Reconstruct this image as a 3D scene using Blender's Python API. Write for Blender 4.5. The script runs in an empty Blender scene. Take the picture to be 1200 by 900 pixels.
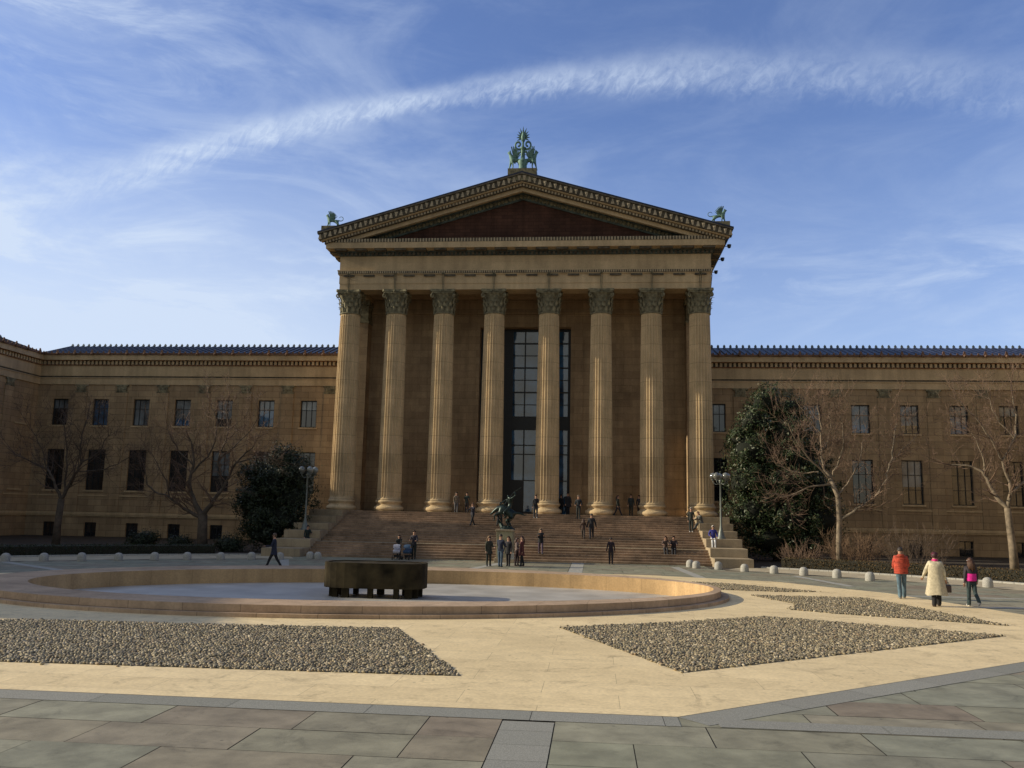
import bpy, math, random
from mathutils import Vector, Matrix, noise
random.seed(7)
SC = bpy.context.scene
COL = SC.collection
PI = math.pi
def rnd(a, b): return random.uniform(a, b)

# ------------------------------------------------------------------ materials
def nt(name):
    m = bpy.data.materials.new(name); m.use_nodes = True
    t = m.node_tree; b = t.nodes['Principled BSDF']
    return m, t, b
def N(t, typ, **kw):
    n = t.nodes.new(typ)
    for k, v in kw.items():
        if k.startswith('_'): setattr(n, k[1:], v)
        else: n.inputs[k.replace('_', ' ')].default_value = v
    return n
def L(t, a, b): t.links.new(a, b)
def math_n(t, op, a, b=None, c=None):
    n = t.nodes.new('ShaderNodeMath'); n.operation = op
    for i, v in enumerate((a, b, c)):
        if v is None: continue
        if isinstance(v, (int, float)): n.inputs[i].default_value = v
        else: L(t, v, n.inputs[i])
    return n.outputs[0]
def ramp(t, fac, stops):
    r = t.nodes.new('ShaderNodeValToRGB'); e = r.color_ramp.elements
    while len(e) < len(stops): e.new(.5)
    for i, (p, c) in enumerate(stops):
        e[i].position = p; e[i].color = (c[0], c[1], c[2], 1) if not isinstance(c, (int, float)) else (c, c, c, 1)
    L(t, fac, r.inputs[0]); return r.outputs[0]
def mixc(t, f, a, b, mode='MIX'):
    n = t.nodes.new('ShaderNodeMix'); n.data_type = 'RGBA'; n.blend_type = mode
    if isinstance(f, (int, float)): n.inputs[0].default_value = f
    else: L(t, f, n.inputs[0])
    for i, v in ((6, a), (7, b)):
        if isinstance(v, tuple): n.inputs[i].default_value = (*v[:3], 1)
        else: L(t, v, n.inputs[i])
    return n.outputs[2]
def plain(name, c, rough=.7, metal=0, var=.15, scale=6, bump=0, spec=.5):
    m, t, b = nt(name)
    co = N(t, 'ShaderNodeTexCoord')
    n = N(t, 'ShaderNodeTexNoise', Scale=scale, Detail=4.0); L(t, co.outputs['Object'], n.inputs['Vector'])
    lo = tuple(max(0, x * (1 - var)) for x in c); hi = tuple(min(1, x * (1 + var)) for x in c)
    L(t, ramp(t, n.outputs[0], [(.3, lo), (.7, hi)]), b.inputs['Base Color'])
    b.inputs['Roughness'].default_value = rough; b.inputs['Metallic'].default_value = metal
    b.inputs['Specular IOR Level'].default_value = spec
    if bump:
        bp = N(t, 'ShaderNodeBump', Strength=bump, Distance=.02); L(t, n.outputs[0], bp.inputs['Height']); L(t, bp.outputs[0], b.inputs['Normal'])
    return m
def spot(t, co, c, lim):
    """trodden gum, drips and larger damp stains"""
    n = N(t, 'ShaderNodeTexVoronoi', Scale=1.7, Randomness=1.0); L(t, co.outputs['Object'], n.inputs['Vector'])
    c = mixc(t, 1, c, ramp(t, n.outputs['Distance'], [(.035, .55), (.06, 1.0)]), 'MULTIPLY')
    n = N(t, 'ShaderNodeTexNoise', Scale=1.1, Detail=9.0, Roughness=.72, Distortion=1.2); L(t, co.outputs['Object'], n.inputs['Vector'])
    return mixc(t, 1, c, ramp(t, n.outputs[0], [(.34, .72), (.46, 1.0), (.62, 1.0), (.72, 1.12)]), 'MULTIPLY')
def stone(name, c1, c2, bw=1.5, bh=.62, joint=.012, jdark=.45, stain=.35, rough=.85, off=.5, bump=.35, seed=0.0, spots=0):
    """ashlar: blocks with slightly different tones, thin joints, broad weathering and vertical streaks (uses metric UVs)"""
    m, t, b = nt(name)
    uv = N(t, 'ShaderNodeTexCoord')
    br = t.nodes.new('ShaderNodeTexBrick'); br.offset = off
    L(t, uv.outputs['UV'], br.inputs['Vector'])
    br.inputs['Scale'].default_value = 1.0
    br.inputs['Brick Width'].default_value = bw; br.inputs['Row Height'].default_value = bh
    br.inputs['Mortar Size'].default_value = joint; br.inputs['Mortar Smooth'].default_value = .3
    br.inputs['Bias'].default_value = 0
    br.inputs['Color1'].default_value = (*c1, 1); br.inputs['Color2'].default_value = (*c2, 1)
    br.inputs['Mortar'].default_value = (*[x * jdark for x in c1], 1)
    obj = uv.outputs['Object']
    n1 = N(t, 'ShaderNodeTexNoise', Scale=.35, Detail=6.0, Roughness=.65); L(t, obj, n1.inputs['Vector'])
    mp = N(t, 'ShaderNodeMapping'); mp.inputs['Scale'].default_value = (2.2, 2.2, .18); mp.inputs['Location'].default_value = (seed, 0, 0)
    L(t, obj, mp.inputs['Vector'])
    n2 = N(t, 'ShaderNodeTexNoise', Scale=1.0, Detail=5.0); L(t, mp.outputs[0], n2.inputs['Vector'])
    n3 = N(t, 'ShaderNodeTexNoise', Scale=14.0, Detail=4.0); L(t, obj, n3.inputs['Vector'])
    s1 = ramp(t, n1.outputs[0], [(.3, 1 - stain), (.7, 1 + stain * .4)])
    s2 = ramp(t, n2.outputs[0], [(.3, 1 - stain * .6), (.65, 1.05)])
    s3 = ramp(t, n3.outputs[0], [(.3, .88), (.7, 1.08)])
    c = mixc(t, 1, br.outputs['Color'], s1, 'MULTIPLY'); c = mixc(t, 1, c, s2, 'MULTIPLY'); c = mixc(t, 1, c, s3, 'MULTIPLY')
    if spots: c = spot(t, uv, c, spots)
    L(t, c, b.inputs['Base Color']); b.inputs['Roughness'].default_value = rough
    b.inputs['Specular IOR Level'].default_value = .25
    h = math_n(t, 'SUBTRACT', n3.outputs[0], math_n(t, 'MULTIPLY', br.outputs['Fac'], 1.5))
    bp = N(t, 'ShaderNodeBump', Strength=bump, Distance=.015); L(t, h, bp.inputs['Height']); L(t, bp.outputs[0], b.inputs['Normal'])
    return m
def island(name, cols, rough=.8, noise_amt=.25, nscale=4, spec=.3, bump=0, trans=0, spots=0):
    """one random colour per loose piece of the mesh"""
    m, t, b = nt(name)
    g = N(t, 'ShaderNodeNewGeometry')
    k = len(cols)
    r = t.nodes.new('ShaderNodeValToRGB'); e = r.color_ramp.elements
    while len(e) < k: e.new(.5)
    for i, c in enumerate(cols): e[i].position = i / max(1, k - 1); e[i].color = (*c, 1)
    L(t, g.outputs['Random Per Island'], r.inputs[0])
    co = N(t, 'ShaderNodeTexCoord')
    n = N(t, 'ShaderNodeTexNoise', Scale=float(nscale), Detail=6.0, Roughness=.6); L(t, co.outputs['Object'], n.inputs['Vector'])
    s = ramp(t, n.outputs[0], [(.3, 1 - noise_amt), (.7, 1 + noise_amt * .5)])
    cc = mixc(t, 1, r.outputs[0], s, 'MULTIPLY')
    if spots: cc = spot(t, co, cc, spots)
    L(t, cc, b.inputs['Base Color'])
    b.inputs['Roughness'].default_value = rough; b.inputs['Specular IOR Level'].default_value = spec
    if bump:
        n5 = N(t, 'ShaderNodeTexNoise', Scale=9.0, Detail=8.0, Roughness=.7); L(t, co.outputs['Object'], n5.inputs['Vector'])
        bp = N(t, 'ShaderNodeBump', Strength=bump, Distance=.02); L(t, n5.outputs[0], bp.inputs['Height']); L(t, bp.outputs[0], b.inputs['Normal'])
    if trans:
        b.inputs['Transmission Weight'].default_value = 0
        b.inputs['Subsurface Weight'].default_value = 0
    return m
M = {}
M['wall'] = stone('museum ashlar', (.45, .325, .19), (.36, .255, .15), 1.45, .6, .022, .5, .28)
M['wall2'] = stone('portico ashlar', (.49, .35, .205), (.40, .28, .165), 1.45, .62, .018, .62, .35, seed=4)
M['cornice'] = stone('entablature stone', (.60, .455, .27), (.56, .42, .25), 2.4, 3.0, .010, .85, .25, bump=.2)
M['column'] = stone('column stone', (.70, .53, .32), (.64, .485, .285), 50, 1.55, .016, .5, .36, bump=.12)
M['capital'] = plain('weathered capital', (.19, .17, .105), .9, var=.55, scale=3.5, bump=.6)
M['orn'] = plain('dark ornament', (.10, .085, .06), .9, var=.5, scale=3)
M['ornlight'] = plain('pale ornament', (.40, .33, .22), .85, var=.3, scale=3)
M['ornred'] = plain('terracotta ornament', (.25, .115, .06), .85, var=.4, scale=3)
M['orngreen'] = plain('blue green ornament', (.085, .11, .10), .85, var=.5, scale=2)
M['brick'] = stone('tympanum brick', (.115, .055, .037), (.085, .04, .028), .9, .3, .02, .5, .45)
M['stair'] = stone('stair stone', (.45, .315, .21), (.35, .245, .165), 2.2, .15, .012, .5, .5)
M['block'] = stone('block stone', (.42, .34, .23), (.38, .30, .20), 1.9, .55, .01, .7, .35)
M['rooftile'] = plain('blue glazed tile', (.012, .017, .042), .42, var=.6, scale=1.5, spec=.35)
M['roofantefix'] = plain('antefix terracotta', (.16, .085, .05), .7, var=.4, scale=2)
M['mull'] = plain('black window metal', (.012, .013, .014), .45)
M['patina'] = plain('green patina bronze', (.12, .22, .185), .65, .2, var=.45, scale=5)
M['bronze'] = plain('dark bronze', (.022, .036, .033), .36, .6, var=.6, scale=4)
M['granitegrey'] = island('grey granite', [(.25, .25, .215), (.31, .305, .265), (.275, .27, .235)], .85, .4, 60, bump=.15)
M['pale'] = plain('pale granite', (.37, .36, .325), .8, var=.22, scale=18, bump=.2)
M['palestrip'] = plain('pale strip', (.34, .335, .30), .85, var=.2, scale=5)
M['walk'] = plain('beige walk', (.42, .36, .25), .85, var=.2, scale=1.2)
M['soil'] = plain('planting soil', (.035, .026, .018), .95, var=.5, scale=2, bump=.6)
M['box'] = plain('dark patinated metal', (.034, .026, .013), .9, .0, var=.75, scale=1.6, spec=.15)
M['water'] = plain('basin floor', (.45, .435, .40), .4, var=.22, scale=.7)
M['pink'] = stone('pink rim granite', (.55, .40, .27), (.49, .35, .235), 1.7, 5, .012, .5, .3)
M['orange'] = stone('warm basin wall', (.58, .39, .20), (.50, .335, .17), 1.7, 5, .008, .6, .3)
M['pole'] = plain('grey green metal', (.16, .18, .17), .5, .4)
M['globe'] = None
def glass(name, c, rough=.04, emit=None):
    m, t, b = nt(name)
    b.inputs['Base Color'].default_value = (*c, 1); b.inputs['Roughness'].default_value = rough
    b.inputs['Specular IOR Level'].default_value = .8; b.inputs['IOR'].default_value = 1.55
    b.inputs['Coat Weight'].default_value = .6; b.inputs['Coat Roughness'].default_value = .02
    co = N(t, 'ShaderNodeTexCoord'); n = N(t, 'ShaderNodeTexNoise', Scale=.7, Detail=2.0); L(t, co.outputs['Object'], n.inputs['Vector'])
    bp = N(t, 'ShaderNodeBump', Strength=.12, Distance=.05); L(t, n.outputs[0], bp.inputs['Height']); L(t, bp.outputs[0], b.inputs['Normal'])
    s = ramp(t, n.outputs[0], [(.35, .4), (.65, 1.5)])
    L(t, mixc(t, 1, (*c,), s, 'MULTIPLY'), b.inputs['Base Color'])
    return m
M['glassblue'] = glass('tall window glass', (.035, .10, .19))
M['glassdark'] = glass('dark window glass', (.008, .011, .016))
M['blind_sheen'] = glass('pale blinds and painted sky reflection', (.13, .155, .17), .25)  # pale blinds, and the sky reflected in upper panes put into the colour
M['globe'] = glass('milky lamp glass', (.20, .21, .19), .12)
M['blue'] = island('bluestone', [(.285, .275, .195), (.255, .262, .185), (.27, .232, .165), (.24, .245, .18), (.25, .205, .15), (.30, .285, .205), (.25, .255, .19), (.28, .24, .17)], .78, .34, 1.6, .35, bump=.25, spots=.74)
M['traver'] = stone('travertine', (.84, .67, .39), (.77, .61, .35), 2.6, 1.02, .006, .6, .12, .7, bump=.25, spots=.7)
M['pebble'] = island('river pebbles', [(.27, .22, .135), (.17, .14, .085), (.43, .355, .215), (.20, .18, .12), (.11, .09, .058), (.34, .28, .165), (.27, .195, .115), (.58, .50, .35)], .6, .2, 20, .4)
M['grit'] = plain('dark grit', (.07, .06, .045), .95, var=.4, scale=30)
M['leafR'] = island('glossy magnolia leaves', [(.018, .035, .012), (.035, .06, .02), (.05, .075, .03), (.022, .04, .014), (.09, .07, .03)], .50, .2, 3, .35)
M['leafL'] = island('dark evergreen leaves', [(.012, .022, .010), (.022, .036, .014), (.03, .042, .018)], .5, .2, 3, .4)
M['hedge'] = island('hedge leaves', [(.10, .065, .022), (.06, .048, .018), (.14, .08, .03)], .7, .2, 3)
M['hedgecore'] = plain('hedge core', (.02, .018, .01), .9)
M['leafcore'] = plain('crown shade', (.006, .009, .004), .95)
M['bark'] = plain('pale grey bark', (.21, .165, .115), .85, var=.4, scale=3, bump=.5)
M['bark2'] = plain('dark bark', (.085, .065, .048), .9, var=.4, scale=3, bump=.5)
M['twig'] = plain('reddish twigs', (.135, .085, .057), .85, var=.35, scale=1)
M['twig2'] = plain('brown twigs', (.085, .058, .042), .85, var=.35, scale=1)
M['shrub'] = plain('russet shrub twigs', (.14, .085, .05), .85, var=.4, scale=1)

# ------------------------------------------------------------------ mesh helper
class MB:
    def __init__(s): s.v = []; s.f = []; s.m = []; s.k = 0
    def face(s, pts, mi=None):
        b = len(s.v); s.v += [tuple(p) for p in pts]; s.f.append(tuple(range(b, b + len(pts)))); s.m.append(s.k if mi is None else mi)
    def box(s, x0, x1, y0, y1, z0, z1):
        b = len(s.v)
        s.v += [(x, y, z) for z in (z0, z1) for y in (y0, y1) for x in (x0, x1)]
        for q in ((0, 2, 3, 1), (4, 5, 7, 6), (0, 1, 5, 4), (2, 6, 7, 3), (0, 4, 6, 2), (1, 3, 7, 5)):
            s.f.append(tuple(b + i for i in q)); s.m.append(s.k)
    def hexa(s, a, c):
        """a, c: two quads facing each other"""
        b = len(s.v); s.v += [tuple(p) for p in a] + [tuple(p) for p in c]
        for q in ((0, 3, 2, 1), (4, 5, 6, 7), (0, 1, 5, 4), (1, 2, 6, 5), (2, 3, 7, 6), (3, 0, 4, 7)):
            s.f.append(tuple(b + i for i in q)); s.m.append(s.k)
    def prism(s, poly, z0, z1, cap=True):
        n = len(poly); b = len(s.v)
        s.v += [(x, y, z0) for x, y in poly] + [(x, y, z1) for x, y in poly]
        for i in range(n):
            j = (i + 1) % n; s.f.append((b + i, b + j, b + n + j, b + n + i)); s.m.append(s.k)
        if cap: s.f.append(tuple(b + n + i for i in range(n))); s.m.append(s.k); s.f.append(tuple(b + n - 1 - i for i in range(n))); s.m.append(s.k)
    def tube(s, pts, rad, sides=6, cap=True):
        pts = [Vector(p) for p in pts]
        if isinstance(rad, (int, float)): rad = [rad] * len(pts)
        n = len(pts); base = len(s.v)
        t0 = (pts[1] - pts[0]).normalized(); a = t0.orthogonal().normalized()
        for i, p in enumerate(pts):
            t = (pts[min(i + 1, n - 1)] - pts[max(i - 1, 0)])
            if t.length < 1e-9: t = t0
            t = t.normalized(); a = (a - t * a.dot(t))
            if a.length < 1e-6: a = t.orthogonal()
            a.normalize(); b2 = t.cross(a)
            for k in range(sides):
                w = 2 * PI * k / sides
                s.v.append(tuple(p + (a * math.cos(w) + b2 * math.sin(w)) * rad[i]))
        for i in range(n - 1):
            for k in range(sides):
                k2 = (k + 1) % sides
                s.f.append((base + i * sides + k, base + i * sides + k2, base + (i + 1) * sides + k2, base + (i + 1) * sides + k)); s.m.append(s.k)
        if cap:
            s.f.append(tuple(base + k for k in reversed(range(sides)))); s.m.append(s.k)
            s.f.append(tuple(base + (n - 1) * sides + k for k in range(sides))); s.m.append(s.k)
    def lathe(s, prof, n=24, c=(0, 0, 0), sx=1, sy=1, a0=0, a1=2 * PI):
        base = len(s.v); full = abs(a1 - a0 - 2 * PI) < 1e-6; cols = n if full else n + 1
        for r, z in prof:
            for k in range(cols):
                w = a0 + (a1 - a0) * k / n; s.v.append((c[0] + r * math.cos(w) * sx, c[1] + r * math.sin(w) * sy, c[2] + z))
        for i in range(len(prof) - 1):
            for k in range(n):
                k2 = (k + 1) % cols
                s.f.append((base + i * cols + k, base + i * cols + k2, base + (i + 1) * cols + k2, base + (i + 1) * cols + k)); s.m.append(s.k)
    def sphere(s, c, r, n=12, sz=1, sx=1, sy=1):
        s.lathe([(max(.0005, r * math.sin(PI * i / (n // 2 + 1))), -r * sz * math.cos(PI * i / (n // 2 + 1))) for i in range(n // 2 + 2)], n, c, sx, sy)
    def build(s, name, mat, parent=None, smooth=False, uv=True, bevel=0, loc=None):
        me = bpy.data.meshes.new(name); me.from_pydata(s.v, [], s.f)
        mats = mat if isinstance(mat, (list, tuple)) else [mat]
        for q in mats: me.materials.append(q)
        if len(mats) > 1: me.polygons.foreach_set('material_index', s.m)
        if smooth: me.polygons.foreach_set('use_smooth', [True] * len(me.polygons))
        if uv and len(me.polygons) < 60000: box_uv(me)
        me.update()
        o = bpy.data.objects.new(name, me); COL.objects.link(o)
        if parent is not None: o.parent = parent
        if loc: o.location = loc
        if bevel:
            b = o.modifiers.new('bevel', 'BEVEL'); b.width = bevel; b.segments = 2; b.limit_method = 'ANGLE'
        return o
def box_uv(me):
    uvl = me.uv_layers.new(name='UVMap'); vs = me.vertices; data = []
    for p in me.polygons:
        n = p.normal; ax, ay, az = abs(n.x), abs(n.y), abs(n.z)
        for li in p.vertices:
            c = vs[li].co
            if az >= ax and az >= ay: data += (c.x, c.y)
            elif ay >= ax: data += (c.x, c.z)
            else: data += (c.y, c.z)
    uvl.data.foreach_set('uv', data)
def tag(o, label=None, cat=None, group=None, kind=None):
    if label: o['label'] = label
    if cat: o['category'] = cat
    if group: o['group'] = group
    if kind: o['kind'] = kind
    return o
def empty(name, loc=(0, 0, 0), rz=0, parent=None):
    o = bpy.data.objects.new(name, None); COL.objects.link(o); o.location = loc; o.rotation_euler = (0, 0, rz)
    o.empty_display_size = .2
    if parent: o.parent = parent
    return o
def copy_tree(o, parent=None):
    c = o.copy(); COL.objects.link(c)
    if parent is not None: c.parent = parent
    for ch in list(o.children): copy_tree(ch, c)
    return c

# ------------------------------------------------------------------ camera, sun, sky
def camera():
    yaw, pitch, roll = math.radians(5.419), math.radians(8.5), math.radians(1.135)
    f = Vector((-math.sin(yaw) * math.cos(pitch), math.cos(yaw) * math.cos(pitch), math.sin(pitch)))
    r = Vector((math.cos(yaw), math.sin(yaw), 0)); u = r.cross(f)
    c, s = math.cos(roll), math.sin(roll)
    r2 = r * c + u * s; u2 = u * c - r * s
    cd = bpy.data.cameras.new('camera'); cd.sensor_fit = 'HORIZONTAL'; cd.sensor_width = 36; cd.lens = 1016.3 / 1200 * 36
    cd.clip_start = .1; cd.clip_end = 20000
    o = bpy.data.objects.new('camera', cd); COL.objects.link(o)
    m = Matrix((r2, u2, -f)).transposed().to_4x4(); m.translation = Vector((6.05, 0, 3.0)); o.matrix_world = m
    SC.camera = o
camera()
SUN_E, SUN_A = math.radians(21.8), math.radians(1.9)   # elevation, angle in front of the facade plane
def sun():
    d = Vector((-math.cos(SUN_E) * math.cos(SUN_A), -math.cos(SUN_E) * math.sin(SUN_A), math.sin(SUN_E)))
    l = bpy.data.lights.new('sun', 'SUN'); l.energy = 5.0; l.angle = math.radians(.53); l.color = (1, .87, .64)
    o = bpy.data.objects.new('sun', l); COL.objects.link(o); o.rotation_euler = d.to_track_quat('Z', 'Y').to_euler()
sun()
SKYT = (1.20, 1.28, 1.70)
CLOUDC = (6.7, 7.8, 9.5)
def sky():
    w = bpy.data.worlds.new('World'); SC.world = w; w.use_nodes = True; t = w.node_tree
    bg = t.nodes['Background']; bg.inputs['Strength'].default_value = .1
    s = N(t, 'ShaderNodeTexSky', _sky_type='NISHITA'); s.sun_disc = False
    s.sun_elevation = SUN_E; s.sun_rotation = math.radians(270) - SUN_A
    s.air_density = 1.0; s.dust_density = .6; s.ozone_density = 2.5; s.altitude = 50
    base = mixc(t, 1, s.outputs[0], SKYT, 'MULTIPLY')
    g = N(t, 'ShaderNodeTexCoord'); sp = N(t, 'ShaderNodeSeparateXYZ'); L(t, g.outputs['Generated'], sp.inputs[0])
    dx, dy, dz = sp.outputs
    az = math_n(t, 'MULTIPLY', math_n(t, 'ARCTAN2', dx, dy), 180 / PI)
    el = math_n(t, 'MULTIPLY', math_n(t, 'ARCSINE', dz), 180 / PI)
    cb = N(t, 'ShaderNodeCombineXYZ')
    L(t, az, cb.inputs[0]); L(t, el, cb.inputs[1])
    def nz(scale, sx, sy, rot=0, det=6, rough=.6, dist=0, off=0):
        mp = N(t, 'ShaderNodeMapping'); mp.inputs['Scale'].default_value = (sx, sy, 1); mp.inputs['Rotation'].default_value = (0, 0, math.radians(rot))
        mp.inputs['Location'].default_value = (off, off * .7, off)
        L(t, cb.outputs[0], mp.inputs['Vector'])
        n = N(t, 'ShaderNodeTexNoise', Scale=scale, Detail=float(det), Roughness=rough, Distortion=dist); L(t, mp.outputs[0], n.inputs['Vector'])
        return n.outputs[0]
    def gauss(v, c, wd):
        q = math_n(t, 'DIVIDE', math_n(t, 'SUBTRACT', v, c), wd)
        return math_n(t, 'POWER', 2.718, math_n(t, 'MULTIPLY', math_n(t, 'MULTIPLY', q, q), -1))
    def sm(v, a, b):
        m = t.nodes.new('ShaderNodeMapRange'); m.interpolation_type = 'SMOOTHSTEP'
        L(t, v, m.inputs[0]); m.inputs[1].default_value = a; m.inputs[2].default_value = b; return m.outputs[0]
    # the long arched streak
    q = math_n(t, 'SUBTRACT', az, 3.5)
    elc = math_n(t, 'SUBTRACT', 28.1, math_n(t, 'MULTIPLY', math_n(t, 'MULTIPLY', q, q), .0069))
    wob = math_n(t, 'MULTIPLY', math_n(t, 'SUBTRACT', nz(.22, 1, 1, 0, 5, .6), .5), 1.1)
    dd = math_n(t, 'ADD', math_n(t, 'SUBTRACT', el, elc), wob)
    wid = math_n(t, 'ADD', .66, math_n(t, 'MULTIPLY', math_n(t, 'ABSOLUTE', math_n(t, 'ADD', az, 13)), .026))
    # ripples run slantwise across the band
    rc = N(t, 'ShaderNodeCombineXYZ')
    L(t, math_n(t, 'ADD', math_n(t, 'MULTIPLY', az, 1.35), math_n(t, 'MULTIPLY', dd, -.8)), rc.inputs[0]); L(t, math_n(t, 'MULTIPLY', dd, 1.15), rc.inputs[1])
    rn = N(t, 'ShaderNodeTexNoise', Scale=1.0, Detail=8.0, Roughness=.66, Distortion=.7); L(t, rc.outputs[0], rn.inputs['Vector'])
    fibre = sm(rn.outputs[0], .30, .72)
    edge = math_n(t, 'MULTIPLY', math_n(t, 'SUBTRACT', fibre, .5), .36)
    gq = math_n(t, 'ADD', math_n(t, 'DIVIDE', dd, wid), edge)
    band = math_n(t, 'POWER', 2.718, math_n(t, 'MULTIPLY', math_n(t, 'POWER', math_n(t, 'ABSOLUTE', gq), 2.8), -1.1))
    puff = sm(nz(.30, 1, 1.6, 0, 6, .65), .3, .68)
    fade = math_n(t, 'MULTIPLY', sm(az, -40, -24), math_n(t, 'SUBTRACT', 1, math_n(t, 'MULTIPLY', sm(az, -8, 25), .60)))
    streak = math_n(t, 'MULTIPLY', math_n(t, 'MULTIPLY', band, fade), math_n(t, 'MULTIPLY', math_n(t, 'ADD', .27, math_n(t, 'MULTIPLY', fibre, .34)), math_n(t, 'ADD', .62, math_n(t, 'MULTIPLY', puff, .45))))
    # cirrus veils
    v1 = sm(nz(.055, 1, 2.6, 14, 8, .62, .8, 3.1), .42, .72)
    v2 = sm(nz(.16, .7, 2.4, 24, 8, .68, .6, 9.3), .42, .75)
    left = sm(math_n(t, 'MULTIPLY', az, -1), 2, 34)
    veil = math_n(t, 'MULTIPLY', math_n(t, 'ADD', math_n(t, 'MULTIPLY', v1, .7), math_n(t, 'MULTIPLY', v2, .28)), math_n(t, 'ADD', .30, math_n(t, 'MULTIPLY', left, .75)))
    # bright veil low on the left, lighter band low on the right
    low = math_n(t, 'MULTIPLY', math_n(t, 'SUBTRACT', 1, sm(el, 6, 27)), math_n(t, 'ADD', .42, math_n(t, 'MULTIPLY', sm(math_n(t, 'MULTIPLY', az, -1), -8, 28), .95)))
    low = math_n(t, 'MULTIPLY', low, math_n(t, 'ADD', .72, math_n(t, 'MULTIPLY', v1, .4)))
    topleft = math_n(t, 'MULTIPLY', math_n(t, 'MULTIPLY', sm(el, 22, 30), sm(math_n(t, 'MULTIPLY', az, -1), 20, 38)), math_n(t, 'ADD', .30, math_n(t, 'MULTIPLY', v2, .42)))
    r1 = math_n(t, 'MULTIPLY', math_n(t, 'MULTIPLY', gauss(math_n(t, 'ADD', el, wob), 15.0, 1.8), sm(az, 2, 14)), math_n(t, 'MULTIPLY', v2, .32))
    tot = math_n(t, 'ADD', math_n(t, 'ADD', math_n(t, 'ADD', streak, math_n(t, 'MULTIPLY', veil, .55)), low), math_n(t, 'ADD', topleft, r1))
    tot = math_n(t, 'ADD', tot, .03)
    tot = math_n(t, 'MINIMUM', math_n(t, 'MAXIMUM', tot, 0), .92)
    c = mixc(t, tot, base, CLOUDC)
    # unseen sky behind the camera dimmed and warmed to shape the facade fill light
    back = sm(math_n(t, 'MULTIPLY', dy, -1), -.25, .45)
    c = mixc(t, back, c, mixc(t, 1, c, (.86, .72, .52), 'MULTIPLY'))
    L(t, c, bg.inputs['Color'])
sky()
SC.view_settings.view_transform = 'Standard'; SC.view_settings.look = 'None'; SC.view_settings.exposure = 0

# ------------------------------------------------------------------ ground
def poly_sheet(name, pts, z, mat, **kw):
    b = MB(); b.face([(x, y, z) for x, y in pts]); return b.build(name, mat, **kw)
def ring(b, c, r0, r1, z, a0, a1, n=64):
    for i in range(n):
        u, v = a0 + (a1 - a0) * i / n, a0 + (a1 - a0) * (i + 1) / n
        b.face([(c[0] + r0 * math.cos(u), c[1] + r0 * math.sin(u), z), (c[0] + r1 * math.cos(u), c[1] + r1 * math.sin(u), z),
                (c[0] + r1 * math.cos(v), c[1] + r1 * math.sin(v), z), (c[0] + r0 * math.cos(v), c[1] + r0 * math.sin(v), z)])
PC = (0, 24.0)
tag(poly_sheet('ground', [(-4000, -4000), (4000, -4000), (4000, 4000), (-4000, 4000)], -.32, M['soil'], uv=False), kind='structure')
# planting soil behind the kerb, up to the building
BC = (-2.75, 33.35)
def radial_hit(c, a, poly):
    d = (math.cos(a), math.sin(a)); best = 1e9
    for i in range(len(poly)):
        (x1, y1), (x2, y2) = poly[i], poly[(i + 1) % len(poly)]
        ex, ey = x2 - x1, y2 - y1; den = d[0] * ey - d[1] * ex
        if abs(den) < 1e-9: continue
        t = ((x1 - c[0]) * ey - (y1 - c[1]) * ex) / den; u = ((x1 - c[0]) * d[1] - (y1 - c[1]) * d[0]) / den
        if t > 0 and -1e-9 <= u <= 1 + 1e-9: best = min(best, t)
    return best
def holed(b, outer, inner, z, c=BC):
    """sheet between two outlines that both surround c"""
    A = sorted({round(math.atan2(y - c[1], x - c[0]), 5) for x, y in list(outer) + list(inner)} | {round(-PI + 2 * PI * i / 180, 5) for i in range(180)})
    def P(a, poly): t = radial_hit(c, a, poly); return (c[0] + t * math.cos(a), c[1] + t * math.sin(a), z)
    for i in range(len(A)):
        a0, a1 = A[i], A[(i + 1) % len(A)]
        b.face([P(a0, inner), P(a0, outer), P(a1, outer), P(a1, inner)])
def ell(c, a, b, th, n=120):
    ct, st = math.cos(th), math.sin(th)
    return [(c[0] + a * math.cos(2 * PI * i / n) * ct - b * math.sin(2 * PI * i / n) * st, c[1] + a * math.cos(2 * PI * i / n) * st + b * math.sin(2 * PI * i / n) * ct) for i in range(n)]
HOLE = ell(BC, 13.6, 8.9, math.radians(9), 72)
def circle(c, R, n=72): return [(c[0] + R * math.cos(2 * PI * i / n), c[1] + R * math.sin(2 * PI * i / n)) for i in range(n)]
def beds():
    b = MB()
    holed(b, [(-50, 19), (50, 19), (50, 82), (-50, 82)], HOLE, -.02)
    tag(b.build('planting_ground', M['soil']), kind='structure')
beds()
OCT = [(-12.4, 13.9), (7.35, 13.9), (21.2, 25.4), (20.4, 31), (18.4, 38.6), (14.9, 43.6), (9, 46.0), (0, 46.1), (-10.7, 43.1), (-19.6, 36.4), (-24, 28), (-23, 22)]
def inside(x, y, poly):
    r = False; j = len(poly) - 1
    for i in range(len(poly)):
        xi, yi = poly[i]; xj, yj = poly[j]
        if (yi > y) != (yj > y) and x < (xj - xi) * (y - yi) / (yj - yi) + xi: r = not r
        j = i
    return r
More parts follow.
